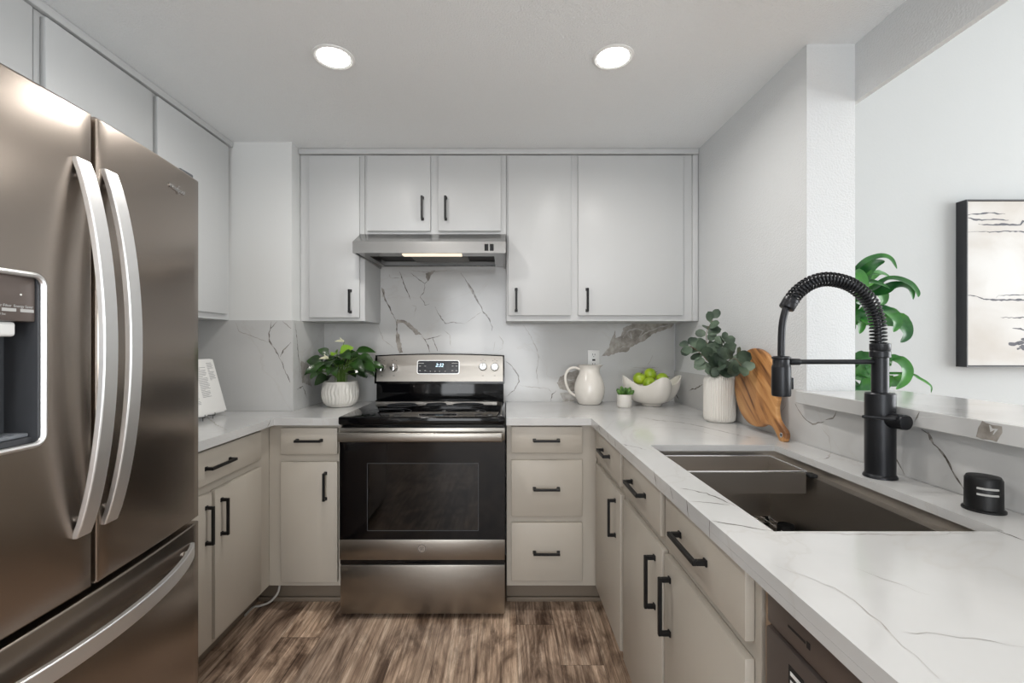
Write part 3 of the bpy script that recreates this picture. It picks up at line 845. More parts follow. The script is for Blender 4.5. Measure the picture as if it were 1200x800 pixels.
# ------------------------------------------------------------------ range
XA, XB = -0.755, -0.001
rg = thing('range', 'freestanding stainless steel electric range with black glass oven door and cooktop', 'range', ((XA+XB)/2, 2.12, 0))
q = MB()
q.box(XA+0.004, XA+0.07, 2.135, 2.725, 0.045, 0.886); q.box(XB-0.07, XB-0.004, 2.135, 2.725, 0.045, 0.886)
q.box(XA+0.0701, XB-0.0701, 2.60, 2.725, 0.045, 0.886); q.box(XA+0.0701, XB-0.0701, 2.135, 2.5999, 0.045, 0.33)
q.box(XA+0.0701, XB-0.0701, 2.135, 2.5999, 0.72, 0.886)
q.build('range_body', 'blackgloss', rg, world=True)
q = MB()
for z in (0.47, 0.585):
    for k in range(13):
        y = 2.17+k*0.033; q.cyl((XA+0.075, y, z), (XB-0.075, y, z), 0.0022, n=6)
    for x in (XA+0.08, -0.378, XB-0.08): q.cyl((x, 2.16, z-0.004), (x, 2.58, z-0.004), 0.003, n=6)
q.build('oven_rack', 'chrome', rg, world=True)
for x in (XA+0.06, XB-0.06):
    for y in (2.17, 2.66):
        q = MB(); q.cyl((x, y, 0), (x, y, 0.0449), 0.018, n=16); q.build('foot', 'rubber', rg, world=True)
# oven door
dy = 2.100
q = MB()
wx0, wx1, wz0, wz1 = -0.628, -0.122, 0.404, 0.7105
q.cells([XA, wx0, wx1, XB], [0.271, 0.364, wz0, wz1, 0.815], lambda u, v: v > 0.364 and not (wx0 < u < wx1 and wz0 < v < wz1),
        lambda u, v: (u, dy, v), lambda u, v: (u, dy+0.034, v))
od = q.build('oven_door', 'blackgloss', rg, world=True); od['label'] = 'black glass oven door'
q = MB(); q.box(XA, XB, dy-0.002, dy+0.034, 0.271, 0.3635, bev=0.002); q.build('door_band', 'steel', od, world=True)
q = MB(); q.box(XA, XB, dy-0.002, dy+0.034, 0.8155, 0.873, bev=0.002); q.build('door_rail', 'steel', od, world=True)
q = MB(); q.box(wx0+0.0002, wx1-0.0002, dy+0.002, dy+0.006, wz0+0.0002, wz1-0.0002); q.build('window_pane', 'ovenglass', od, world=True)
q = MB(); w = 0.0022
P4 = [(wx0+0.004, dy-0.0005, wz0+0.004), (wx1-0.004, dy-0.0005, wz0+0.004), (wx1-0.004, dy-0.0005, wz1-0.004), (wx0+0.004, dy-0.0005, wz1-0.004)]
q.box(wx0-0.001, wx1+0.001, dy-0.0012, dy+0.001, wz1-0.001, wz1+0.0012); q.box(wx0-0.001, wx1+0.001, dy-0.0012, dy+0.001, wz0-0.0012, wz0+0.001)
q.box(wx0-0.0012, wx0+0.001, dy-0.0012, dy+0.001, wz0, wz1); q.box(wx1-0.001, wx1+0.0012, dy-0.0012, dy+0.001, wz0, wz1)
q.build('window_outline', M['cavity'], od, world=True)
# handle: wide flat bar with rounded front
q = MB()
q.box(XA+0.004, XB-0.010, dy-0.045, dy-0.027, 0.816, 0.858, bev=0.006, seg=3)
for x in (XA+0.03, XB-0.035): q.box(x-0.014, x+0.014, dy-0.028, dy-0.0015, 0.822, 0.850, bev=0.002)
q.build('handle', 'steel', od, world=True)
q = MB(); q.cyl(((XA+XB)/2-0.001, dy-0.0045, 0.3245), ((XA+XB)/2-0.001, dy-0.0018, 0.3245), 0.0205, n=32)
bd = q.build('badge', 'steelv', od, world=True)
q = MB(); cpt = Vector(((XA+XB)/2-0.001, dy-0.005, 0.3245))
q.tube([cpt+Vector((0.0178*math.cos(a), 0, 0.0178*math.sin(a))) for a in [2*PI*k/32 for k in range(32)]], 0.0012, n=6, closed=True)
def script_g(c, s):   # monogram strokes
    q.tube([c+Vector((x*s, -0.0005, z*s)) for x, z in [(-.1, .55), (-.5, .5), (-.75, .1), (-.5, -.2), (-.15, -.05), (-.2, .4), (-.1, -.1), (-.3, -.6), (-.65, -.6)]], 0.0009, n=5)
    q.tube([c+Vector((x*s, -0.0005, z*s)) for x, z in [(.65, .35), (.4, .6), (.15, .35), (.4, .1), (.2, -.1), (.15, -.5), (.45, -.55), (.7, -.3)]], 0.0009, n=5)
script_g(cpt, 0.014)
q.build('monogram', 'cavity', od, world=True)
# storage drawer
q = MB(); q.box(XA+0.004, XB+0.0, dy-0.002, dy+0.034, 0.026, 0.248, bev=0.003); dr = q.build('drawer', 'steel', rg, world=True)
q = MB(); q.box(XA+0.002, XB-0.002, dy+0.004, dy+0.0342, 0.2485, 0.2705); q.box(-0.46, -0.30, dy-0.001, dy+0.003, 0.256, 0.259)
q.build('drawer_gap', 'blackgloss', rg, world=True)
# cooktop
q = MB(); q.box(XA-0.001, XB+0.001, 2.082, 2.645, 0.888, 0.925, bev=0.008, seg=3)
ct = q.build('cooktop', 'blackgloss', rg, world=True)
q = MB(); zc = 0.9252
def burner(cx, cy, rr):
    for r in rr: q.tube([(cx+r*math.cos(a), cy+r*math.sin(a), zc) for a in [2*PI*k/40 for k in range(40)]], 0.0009, n=4, closed=True)
burner(-0.57, 2.25, (0.11, 0.075)); burner(-0.19, 2.25, (0.095,)); burner(-0.56, 2.50, (0.08,)); burner(-0.20, 2.50, (0.085,)); burner(-0.378, 2.53, (0.055,))
q.build('burner_markings', M['cavity'], ct, world=True)
q = MB()
q.tube([(XA+0.02, 2.62, 0.9255), (XB-0.045, 2.62, 0.9255), (XB-0.018, 2.60, 0.9255), (XB-0.018, 2.12, 0.9255)], 0.0022, n=6)
q.build('cooktop_trim', 'steel', ct, world=True)
# backguard: black riser and tilted steel panel
q = MB(); q.box(XA+0.014, XB-0.008, 2.648, 2.725, 0.887, 1.045, bev=0.006)
q.box(XA+0.014, XB-0.008, 2.630, 2.655, 0.9255, 0.933, bev=0.003, seg=2)
q.build('riser', 'blackgloss', rg, world=True)
ycg, tilt = 2.640, math.radians(8)
Rb = Matrix.Translation((0, ycg, 1.028)) @ Matrix.Rotation(-tilt, 4, 'X')
q = MB()
arch = lambda u: 0.163+0.010*(1-((u-(XA+XB)/2)/0.37)**2)
us = [XA+0.004+(XB-XA-0.008)*k/16 for k in range(17)]
q.cells(us, [0, 1], lambda u, v: True, lambda u, v: Rb @ Vector((u, 0.004, arch(u)*v)), lambda u, v: Rb @ Vector((u, 0.06, arch(u)*v)))
bg = q.build('backguard', 'blackgloss', rg, world=True)
q = MB(); qpanel = q
us2 = [XA+0.016+(XB-XA-0.028)*k/16 for k in range(17)]
q.cells(us2, [0, 1], lambda u, v: True, lambda u, v: Rb @ Vector((u, 0.0, 0.012+(arch(u)-0.019)*v)), lambda u, v: Rb @ Vector((u, 0.0045, 0.012+(arch(u)-0.019)*v)))

def rrect(cx, cz, w2, h2, r, n=6):
    out = []
    for (sx_, sz_, a0) in ((1, 1, 0), (-1, 1, 90), (-1, -1, 180), (1, -1, 270)):
        for k in range(n+1):
            a = math.radians(a0+90*k/n); out.append((cx+sx_*(w2-r)+r*math.cos(a), cz+sz_*(h2-r)+r*math.sin(a)))
    return out
RX = Rb @ Matrix.Rotation(PI/2, 4, 'X')      # xy of a prism -> panel plane, z -> outward (toward camera)
def pan(px, py):    # photo point -> panel coordinates
    p = on_y(px, py, ycg+0.01); return p.x, (p.z-1.028)/math.cos(tilt)
for px in (447.5, 461.8, 566, 579.8):
    u, v = pan(px, 421)
    for k in (-1, 0, 1): q.prism(rrect(u+k*0.012, v-abs(k)*0.008, 0.003, 0.0012, 0.0004, 1), 0.0001, 0.0006, mtx=RX, mi=1)
    u, v = pan(px, 440); q.prism(rrect(u, v, 0.006, 0.0014, 0.0004, 1), 0.0001, 0.0006, mtx=RX, mi=1)
CPX = q.build('control_panel', ['steel', 'cavity'], rg, world=True)
dcx, dcz = -0.385, 0.094
q = MB(); q.prism(rrect(dcx, dcz, 0.122, 0.040, 0.012), 0.0002, 0.0016, mtx=RX); q.build('display_bezel', 'handle', CPX, world=True)
q = MB(); q.prism(rrect(dcx, dcz, 0.118, 0.0365, 0.010), 0.0016, 0.0026, mtx=RX)
OFF = Matrix.Translation(-parent_origin(rg))
text_part('clock_digits', '2:32', 0.027, OFF @ RX @ Matrix.Translation((dcx+0.006, dcz+0.010, 0.003)), 'glow', CPX, shear=0.3, extrude=0.0002)
for (x, z, ww, hh) in [(-.100, .022, .034, .0035), (.095, .022, .034, .0035)] + [(sx_, z, .010, .004) for z in (0.006, -0.020) for sx_ in (-.105, -.075, .082, .105)] \
        + [(x, -0.024, .006, .004) for x in (-.045, -.018, .008, .040)]:
    q.prism(rrect(dcx+x, dcz+z, ww/2, hh/2, 0.0008, 1), 0.0026, 0.003, mtx=RX, mi=1)
ds = q.build('display', ['display', 'legend'], CPX, world=True)
for (px, py) in ((447.5, 431), (461.8, 430.5), (566, 429.6), (579.8, 430)):
    u, v = pan(px, py)
    q = MB()
    prof = [(0.0225, 0.0002), (0.0235, 0.003), (0.0215, 0.006), (0.0205, 0.024), (0.018, 0.027), (0.0, 0.0275)]
    q.lathe(prof[:-1], n=28, mtx=RX @ Matrix.Translation((u, v, 0)))
    q.box(-0.0045, 0.0045, -0.021, 0.021, 0.0265, 0.034, bev=0.002, mtx=RX @ Matrix.Translation((u, v, 0)))
    q.build('knob', 'chrome', rg, world=True)

# ------------------------------------------------------------------ range hood
hd = thing('range_hood', 'stainless steel under-cabinet range hood above the range', 'range hood', (-0.378, 2.4, 1.70))
hx0, hx1 = -0.752, 0.003
hyf = 2.292
q = MB()
def yz_prism(pts, x0, x1, bev=0.0):
    mt = Matrix(((0, 0, 1, 0), (1, 0, 0, 0), (0, 1, 0, 0), (0, 0, 0, 1)))
    q.prism(pts, x0, x1, mtx=mt, bev=bev)
# sloped top + front lip as a shell (open below)
yz_prism([(hyf, 1.707), (hyf, 1.764), (2.415, 1.830), (2.73, 1.830), (2.73, 1.822), (2.418, 1.822), (hyf+0.008, 1.760), (hyf+0.008, 1.707)], hx0, hx1)
yz_prism([(hyf+0.0081, 1.707), (hyf+0.0081, 1.759), (2.418, 1.8215), (2.72, 1.8215), (2.72, 1.698)], hx0, hx0+0.010)
yz_prism([(hyf+0.0081, 1.707), (hyf+0.0081, 1.759), (2.418, 1.8215), (2.72, 1.8215), (2.72, 1.698)], hx1-0.010, hx1)
for v in q.bm.verts:
    if v.co.x < -0.7: v.co.x = -0.759+(v.co.x-hx0) if v.co.y < 2.4155 else max(v.co.x, -0.7405+(v.co.x-hx0))
q.build('hood_shell', 'hoodsteel', hd, world=True)
q = MB()
q.cells([hx0+0.0102, hx0+0.05, -0.56, -0.16, hx1-0.06, hx1-0.0102], [hyf+0.0083, 2.375, 2.39, 2.69, 2.719],
        lambda u, v: not (2.39 < v < 2.69 and (hx0+0.05 < u < hx1-0.06)),
        lambda u, v: (u, v, 1.7085), lambda u, v: (u, v, 1.714))
q.build('bottom_pan', 'hoodsteel', hd, world=True)
q = MB(); q.box(hx0+0.05, hx1-0.06, 2.391, 2.689, 1.735, 1.74); q.box(hx0+0.05, hx1-0.06, 2.391, 2.395, 1.7145, 1.7349); q.build('inner_cavity', 'slot', hd, world=True)
q = MB(); q.box(-0.50, -0.20, 2.392, 2.60, 1.7145, 1.7245, bev=0.003)
q.box(-0.56, -0.50, 2.40, 2.40+0.003, 1.715, 1.722)
q.build('grease_filter', 'filter', hd, world=True)
q = MB(); q.box(-0.52, -0.22, 2.318, 2.366, 1.7025, 1.708, bev=0.002); k = q.build('lamp_lens', 'hoodlamp', hd, world=True); k['label'] = 'lit warm lamp lens'
q = MB(); q.box(-0.64, -0.57, 2.40, 2.44, 1.722, 1.7345, bev=0.002); q.build('wiring_box', 'steel', hd, world=True)
for px in (570.0, 576.3):
    p = on_y(px, 289.8, hyf)
    q = MB(); q.box(p.x-0.0095, p.x+0.0095, hyf-0.004, hyf-0.0002, p.z-0.0165, p.z+0.0165, bev=0.001)
    q.box(p.x-0.0065, p.x+0.0065, hyf-0.007, hyf-0.004, p.z-0.011, p.z+0.011, bev=0.0015)
    q.build('rocker_switch', 'black', hd, world=True)

# ------------------------------------------------------------------ refrigerator
fr = thing('refrigerator', 'stainless steel french-door refrigerator with ice dispenser and freezer drawer, at left', 'refrigerator',
           (-0.923, 1.037, 0), (0, 0, math.atan(0.0504)))
HW = 0.420
fx = lambda u: -0.127*u*u
def door_face(u, v): return (fx(u), u, v)
q = MB(); q.box(-0.75, -0.08, -HW+0.004, HW-0.004, 0.03, 1.745, bev=0.004); q.build('cabinet_shell', 'cavity', fr)
for y in (-0.35, 0.35):
    for x in (-0.7, -0.15):
        q = MB(); q.cyl((x, y, 0), (x, y, 0.0299), 0.02, n=14); q.build('foot', 'rubber', fr)
def curved_panel(u0, u1, z0, z1, xb, name, hole=None, n=12, m='fridge'):
    us = [u0+(u1-u0)*k/n for k in range(n+1)]; vs = [z0, z1]
    e = 0.006
    us = sorted(set(us+[u0+e*0.3, u0+e, u1-e, u1-e*0.3])); vs = sorted({z0, z0+e*0.3, z0+e, z1-e, z1-e*0.3, z1})
    if hole: us = sorted(set(us+[hole[0], hole[1]])); vs = sorted(set(vs+[hole[2], hole[3]]))
    def rnd_off(d):
        d = max(0.0, d)
        return 0 if d >= e else e-math.sqrt(max(0, e*e-(e-d)**2))
    def fa(u, v):
        return (fx(u)-max(rnd_off(min(u-u0, u1-u)), rnd_off(min(v-z0, z1-v))), u, v)
    ins = (lambda u, v: True) if not hole else (lambda u, v: not (hole[0] < u < hole[1] and hole[2] < v < hole[3]))
    q = MB(); q.cells(us, vs, ins, fa, lambda u, v: (xb, u, v))
    return q.build(name, m, fr, angle=50)
hole = (-0.345, -0.124, 1.060, 1.385)
ld = curved_panel(-HW, -0.0065, 0.712, 1.768, -0.074, 'door', hole)
rd = curved_panel(0.0065, HW, 0.712, 1.768, -0.074, 'door')
fd = curved_panel(-HW, HW, 0.07, 0.697, -0.074, 'freezer_drawer', n=20)
q = MB(); q.box(-0.075, -0.045, -HW+0.01, HW-0.01, 0.02, 0.068); q.build('base_grille', 'cavity', fr)
# hinges caps on top
for s in (-1, 1):
    q = MB(); q.box(-0.16, -0.03, s*(HW-0.045)-0.03, s*(HW-0.045)+0.03, 1.7685, 1.782, bev=0.004); q.build('hinge_cover', 'cavity', fr)
# bowed door handles
def bowed_vertical(u, z0, z1, bow, w, th, parent):
    q = MB(); n = 28; us_ = [u-w/2, u+w/2]; zs = [z0+(z1-z0)*k/n for k in range(n+1)]
    zm, hh = (z0+z1)/2, (z1-z0)/2
    X = lambda z: fx(u)+0.004+bow*max(0, 1-((z-zm)/hh)**2)**0.85
    q.cells(us_, zs, lambda a, c: True, lambda a, c: (X(c)+0.004, a, c), lambda a, c: (X(c)+0.004-th, a, c))
    for z in (z0+0.035, z1-0.035):
        q.cyl((fx(u)+0.0005, u, z), (X(z)-th+0.005, u, z), 0.007, n=12)
    o = q.build('handle', 'handle', parent, angle=50)
    bm_ = o.modifiers.new('bevel', 'BEVEL'); bm_.width = 0.0025; bm_.segments = 2; bm_.limit_method = 'ANGLE'; bm_.angle_limit = math.radians(50)
    return o
h = bowed_vertical(-0.038, 0.838, 1.655, 0.058, 0.038, 0.014, ld); h['label'] = 'bowed satin aluminium handle'
h = bowed_vertical(0.036, 0.840, 1.657, 0.058, 0.038, 0.014, rd); h['label'] = 'bowed satin aluminium handle'
q = MB(); n = 32; ua, ub = -0.37, 0.375
us_ = [ua+(ub-ua)*k/n for k in range(n+1)]
XH = lambda u: fx(u)+0.005+0.062*max(0, 1-((u-(ua+ub)/2)/((ub-ua)/2))**2)**0.85
q.cells(us_, [0.610, 0.648], lambda a, c: True, lambda a, c: (XH(a)+0.004, a, c), lambda a, c: (XH(a)-0.010, a, c))
for u in (ua+0.035, ub-0.035): q.cyl((fx(u)+0.0005, u, 0.629), (XH(u)-0.009, u, 0.629), 0.007, n=12)
h = q.build('handle', 'handle', fd, angle=50); h['label'] = 'bowed horizontal freezer handle'
bm_ = h.modifiers.new('bevel', 'BEVEL'); bm_.width = 0.0025; bm_.segments = 2; bm_.limit_method = 'ANGLE'; bm_.angle_limit = math.radians(50)
# dispenser in the left door
u0, u1, z0, z1 = hole
q = MB()
q.box(-0.072, -0.068, u0+0.001, u1-0.001, z0+0.001, z1-0.001)
for (a, c, d_, e_) in ((u0+0.0005, u0+0.005, z0+0.001, z1-0.001), (u1-0.005, u1-0.0005, z0+0.001, z1-0.001)):
    q.box(-0.068, fx(a)-0.003, a, c, d_, e_)
q.box(-0.068, -0.016, u0+0.005, u1-0.005, z0+0.001, z0+0.012)
dc = q.build('dispenser_cavity', 'cavity', ld)
q = MB(); q.box(-0.068, -0.008, u0+0.0055, u1-0.0055, 1.297, z1-0.001, bev=0.003); dp = q.build('dispenser_panel', M['dw'], ld)
q = MB(); ring = rrect((u0+u1)/2, (z0+z1)/2, (u1-u0)/2+0.003, (z1-z0)/2+0.003, 0.02)
q.tube([(fx(a)+0.001, a, c) for a, c in ring], 0.0055, n=8, closed=True); k = q.build('dispenser_bezel', 'handle', ld); k['label'] = 'bright rounded bezel'
q = MB(); q.box(-0.060, -0.018, u0+0.03, u1-0.032, 1.268, 1.2965, bev=0.006, seg=3); k = q.build('dispenser_spout', 'plastic', ld)
q = MB(); q.box(-0.060, -0.035, u0+0.045, u1-0.044, 1.085, 1.2675, bev=0.006, seg=3); q.build('dispenser_paddle', 'dispgrey', ld)
q = MB(); q.box(-0.066, -0.020, u0+0.007, u1-0.007, z0+0.0125, z0+0.020, bev=0.002)
for k in range(9): q.box(-0.064, -0.022, u0+0.02+k*0.021, u0+0.03+k*0.021, z0+0.0201, z0+0.0215)
q.build('drip_tray', 'dispgrey', ld)
q = MB()
for k in range(6): q.box(-0.0079, -0.0072, u1-0.030-k*0.034, u1-0.002-0.0, 1.3150, 1.3210) if False else q.box(-0.0079, -0.0072, u1-0.036-k*0.034, u1-0.010-k*0.034, 1.315, 1.321)
q.build('dispenser_buttons', 'legend', dp)
TX = Matrix(((0, 0, 1, 0), (1, 0, 0, 0), (0, 1, 0, 0), (0, 0, 0, 1)))   # text x->+Y, y->+Z, z->+X
text_part('panel_print', 'Water Filter  Energy Saver', 0.0072, Matrix.Translation((-0.0076, u1-0.05, 1.3255)) @ TX, 'legend', dp, extrude=0.0002)
text_part('panel_caption', 'Hold 3 Sec', 0.0055, Matrix.Translation((-0.0076, u1-0.075, 1.3095)) @ TX, 'legend', dp, extrude=0.0002)
q = MB(); q.cyl((-0.0079, u1-0.035, 1.348), (-0.0072, u1-0.035, 1.348), 0.0018, n=10); q.build('indicator', 'plastic', dp)
# maker's script on the right door
lu, lz = 0.294, 1.701
text_part('logo', 'Whirlpool', 0.0185, Matrix.Translation((fx(lu)+0.0012, lu, lz)) @ Matrix.Rotation(math.atan(2*0.127*lu), 4, 'Z') @ TX, 'chrome', rd, extrude=0.0008, shear=0.15)
q = MB()
q.tube([(fx(lu)+0.0010, lu+a, lz+c) for a, c in [(-0.038, 0.012), (-0.018, 0.008), (0.0, -0.004), (0.012, -0.010), (0.006, -0.013), (-0.002, -0.006), (0.008, 0.012), (0.016, 0.012)]], 0.0005, n=5)
q.build('logo_swoosh', 'chrome', rd)

# ------------------------------------------------------------------ sink and its fittings
sk = thing('sink', 'stainless steel undermount workstation sink set in the right worktop', 'sink', (0.70, 1.19, 0.66))
zi = CT-0.0205; zl = 0.868; zb = 0.668
q = MB()
a0, a1, c0, c1 = SX0-0.010, SX1+0.012, SY0-0.010, SY1+0.010      # upper rim
i0, i1, e0, e1 = SX0-0.002, SX1-0.017, SY0-0.004, SY1-0.004      # lower bowl
q.cells([a0-0.002, a0, a1, a1+0.002], [c0-0.002, c0, c1, c1+0.002], lambda u, v: not (a0 < u < a1 and c0 < v < c1),
        lambda u, v: (u, v, zi), lambda u, v: (u, v, zl))
q.cells([a0-0.002, i0, i1, a1+0.002], [c0-0.002, e0, e1, c1+0.002], lambda u, v: not (i0 < u < i1 and e0 < v < e1),
        lambda u, v: (u, v, zl), lambda u, v: (u, v, zl-0.002))
q.cells([i0-0.002, i0, i1, i1+0.002], [e0-0.002, e0, e1, e1+0.002], lambda u, v: not (i0 < u < i1 and e0 < v < e1),
        lambda u, v: (u, v, zl-0.002), lambda u, v: (u, v, zb))
q.box(i0-0.002, i1+0.002, e0-0.002, e1+0.002, zb-0.002, zb)
q.build('basin', 'steelv', sk, world=True)
q = MB(); q.cyl((0.69, 1.30, zb+0.0002), (0.69, 1.30, zb+0.004), 0.055, n=32); q.build('drain', 'chrome', sk, world=True)
q = MB(); q.lathe([(0.046, 0), (0.046, 0.002), (0.035, 0.004), (0.012, 0.006), (0.009, 0.009)], n=28, mtx=Matrix.Translation((0.69, 1.30, zb+0.0045)))
k = q.build('strainer', 'rubber', sk, world=True); k['label'] = 'black strainer basket'
# bottom rack
rk = thing('sink_rack', 'stainless wire rack lying in the bottom of the sink', 'rack', (0.69, 1.2, zb))
q = MB(); zr = zb+0.018
q.tube([(0.505, 0.86, zr), (0.865, 0.86, zr), (0.865, 1.515, zr), (0.505, 1.515, zr)], 0.003, n=6, closed=True)
for k in range(13): q.cyl((0.53+k*0.026, 0.86, zr), (0.53+k*0.026, 1.515, zr), 0.0017, n=6)
for k in range(5): q.cyl((0.505, 0.93+k*0.135, zr-0.003), (0.865, 0.93+k*0.135, zr-0.003), 0.0022, n=6)
q.build('wire_grid', 'chrome', rk, world=True)
q = MB(); q.cyl((0.862, 1.415, zb+0.0003), (0.862, 1.415, zb+0.034), 0.024, n=24, bev=0.005); k = q.build('rubber_bumper', 'rubber', rk, world=True)
for x, y in ((0.515, 0.87), (0.855, 0.87), (0.855, 1.505), (0.515, 1.505)):
    q = MB(); q.cyl((x, y, zb+0.0003), (x, y, zr), 0.006, n=10); q.build('foot', 'rubber', rk, world=True)
# colander tray resting on the ledge
tr = thing('sink_tray', 'shallow rectangular stainless tray resting across the far end of the sink', 'tray', (0.69, 1.43, 0.824))
q = MB()
tx0, tx1, ty0, ty1, tz0, tz1 = 0.498, 0.873, 1.337, 1.525, 0.822, 0.884
q.cells([tx0, tx0+0.002, tx1-0.002, tx1], [ty0, ty0+0.002, ty1-0.002, ty1], lambda u, v: not (tx0+0.002 < u < tx1-0.002 and ty0+0.002 < v < ty1-0.002),
        lambda u, v: (u, v, tz1), lambda u, v: (u, v, tz0))
q.box(tx0, tx1, ty0, ty1, tz0-0.002, tz0)
q.build('tray_body', 'steelv', tr, world=True)
q = MB(); r_ = 0.0028
q.tube([(tx0, ty0, tz1), (tx1, ty0, tz1), (tx1, ty1, tz1), (tx0, ty1, tz1)], r_, n=8, closed=True)
q.build('rolled_rim', 'chrome', tr, world=True)
q = MB(); q.box(tx1+0.003, tx1+0.028, ty0-0.012, ty0+0.016, zl+0.0005, zl+0.010, bev=0.003); q.build('corner_bumper', 'rubber', tr, world=True)
q = MB(); q.box(tx0-0.010, tx0-0.003, ty0-0.010, ty0+0.016, zl+0.0005, zl+0.010, bev=0.002); q.build('corner_bumper', 'rubber', tr, world=True)

# ------------------------------------------------------------------ faucet
fc = thing('faucet', 'matte black pull-down kitchen faucet with spring neck, standing behind the sink', 'faucet', (0.960, 1.18, CT))
q = MB(); fcx, fcy = 0.960, 1.18
q.lathe([(0.0365, 0.0003), (0.0365, 0.004), (0.034, 0.008), (0.0325, 0.010), (0.0325, 0.213), (0.030, 0.216), (0.0185, 0.2165)], n=40, mtx=Matrix.Translation((fcx, fcy, CT)))
q.build('base', 'blackmetal', fc, world=True)
q = MB(); q.lathe([(0.0185, 0.0), (0.0185, 0.088), (0.0225, 0.090), (0.0225, 0.104), (0.021, 0.106), (0.0222, 0.108), (0.0222, 0.124), (0.017, 0.126)], n=36, mtx=Matrix.Translation((fcx, fcy, CT+0.2167)))
q.build('riser_tube', 'blackmetal', fc, world=True)
# neck path in the plane Y = fcy, from photo points
pp = [(1029.5, 417), (1029.5, 398), (1028.5, 380), (1025, 366), (1018, 352), (1008, 341), (996, 333), (982, 328.5), (968, 327), (955, 329.5), (944, 335), (933, 344), (924.5, 356)]
ctl = [on_y(x, y, fcy) for x, y in pp]
def smooth(pts, n=8):
    out = []
    for i in range(len(pts)-1):
        p0 = pts[max(i-1, 0)]; p1 = pts[i]; p2 = pts[i+1]; p3 = pts[min(i+2, len(pts)-1)]
        for k in range(n):
            t = k/n
            out.append(0.5*((2*p1)+(-p0+p2)*t+(2*p0-5*p1+4*p2-p3)*t*t+(-p0+3*p1-3*p2+p3)*t**3))
    out.append(pts[-1]); return out
neck = smooth(ctl, 8)
q = MB(); q.tube(neck, 0.0085, n=14); q.build('inner_hose', 'blackmetal', fc, world=True)
q = MB()
# coil
acc = [0.0]
for a, c in zip(neck[:-1], neck[1:]): acc.append(acc[-1]+(c-a).length)
Ltot = acc[-1]; turns = 44; co = []; j = 0
NN = turns*14
for i in range(NN+1):
    s = Ltot*i/NN
    while j < len(acc)-2 and acc[j+1] < s: j += 1
    f_ = (s-acc[j])/max(1e-9, acc[j+1]-acc[j]); p = neck[j].lerp(neck[j+1], f_)
    t_ = (neck[j+1]-neck[j]).normalized(); n1 = Vector((0, 1, 0)); n2 = t_.cross(n1)
    a = 2*PI*turns*i/NN; co.append(p+(n1*math.cos(a)+n2*math.sin(a))*0.0165)
q.tube(co, 0.0027, n=6); q.build('spring_coil', 'blackmetal', fc, world=True)
hp = smooth([on_y(x, y, fcy) for x, y in [(924.5, 356), (920.5, 363), (917, 378), (915.8, 395), (915.5, 417)]], 6)
q = MB(); q.tube(hp, 0.0085, n=14)
d_ = (on_y(921, 362, fcy)-on_y(928, 350, fcy)).normalized()
q.cyl(on_y(928, 350, fcy), on_y(921.3, 361.5, fcy), 0.0185, n=24, bev=0.003)
q.build('hose', 'blackmetal', fc, world=True)
hz = on_y(915.5, 417, fcy)
q = MB()
q.lathe([(0.0175, 0.0), (0.022, -0.003), (0.022, -0.006), (0.0195, -0.009), (0.0195, -0.022), (0.0215, -0.025), (0.0222, -0.030), (0.0225, -0.095), (0.0212, -0.102), (0.018, -0.103)], n=32, mtx=Matrix.Translation(hz))
q.box(hz.x+0.0215, hz.x+0.029, fcy-0.006, fcy+0.006, hz.z-0.085, hz.z-0.055, bev=0.002)
q.build('spray_head', 'blackmetal', fc, world=True)
az = on_y(970, 423.8, fcy).z
q = MB(); q.cyl((hz.x+0.0205, fcy, az), (fcx-0.019, fcy, az), 0.0062, n=14); q.cyl((hz.x+0.021, fcy, az), (hz.x+0.047, fcy, az), 0.0085, n=16, bev=0.001)
q.build('support_arm', 'blackmetal', fc, world=True)
q = MB(); lz_ = CT+0.150
dirv = Vector((0.15, -0.99, 0)).normalized()
p0 = Vector((fcx, fcy, lz_))+dirv*0.020; p1 = p0+dirv*0.048
q.cyl(p0, p1, 0.0185, n=32, bev=0.002)
k = q.build('lever_hub', 'blackmetal', fc, world=True)
q = MB(); pm = p0+dirv*0.036+Vector((-0.0175, 0, 0.006))
q.tube([pm, pm+Vector((-0.035, 0.004, 0.003)), pm+Vector((-0.072, 0.008, 0.006))], 0.0036, n=10)
q.build('lever', 'blackmetal', fc, world=True)

ag = thing('air_gap', 'small black air gap cap with two slots, on the worktop right of the faucet', 'air gap', (0.981, 0.945, CT))
q = MB(); q.lathe([(0.0335, 0.0003), (0.0335, 0.004), (0.0295, 0.006), (0.0290, 0.064), (0.026, 0.070), (0.018, 0.0715)], n=40, mtx=Matrix.Translation((0.981, 0.945, CT)))
q.build('cap', 'black', ag, world=True)
q = MB()
for z in (0.037, 0.049):
    pts = []
    for k in range(9):
        a = math.radians(205+k*8); pts.append((0.981+0.0291*math.cos(a), 0.945+0.0291*math.sin(a), CT+z))
    q.tube(pts, 0.0022, n=6)
q.build('vent_slots', 'legend', ag, world=True)

# ------------------------------------------------------------------ ceiling lights
def ceiling_light(x, y, label, power=4.4):
    t = thing('recessed_light', label, 'ceiling light', (x, y, CEIL))
    q = MB(); q.lathe([(0.057, -0.0002), (0.073, -0.0002), (0.073, -0.003), (0.066, -0.006), (0.057, -0.003)], n=48, closed=True); q.build('trim_ring', 'plastic', t)
    q = MB(); q.lathe([(0.056, -0.0035), (0.056, -0.0005)], n=48); q.build('diffuser', 'lampglow', t)
    d = bpy.data.lights.new('downlight', 'AREA'); d.shape = 'DISK'; d.size = 0.11; d.energy = power; d.color = (1.0, 0.965, 0.92)
    d.spread = math.radians(165)
    o = bpy.data.objects.new('downlight', d); COL.objects.link(o); o.parent = t; o.location = (0, 0, -0.008)
    return t

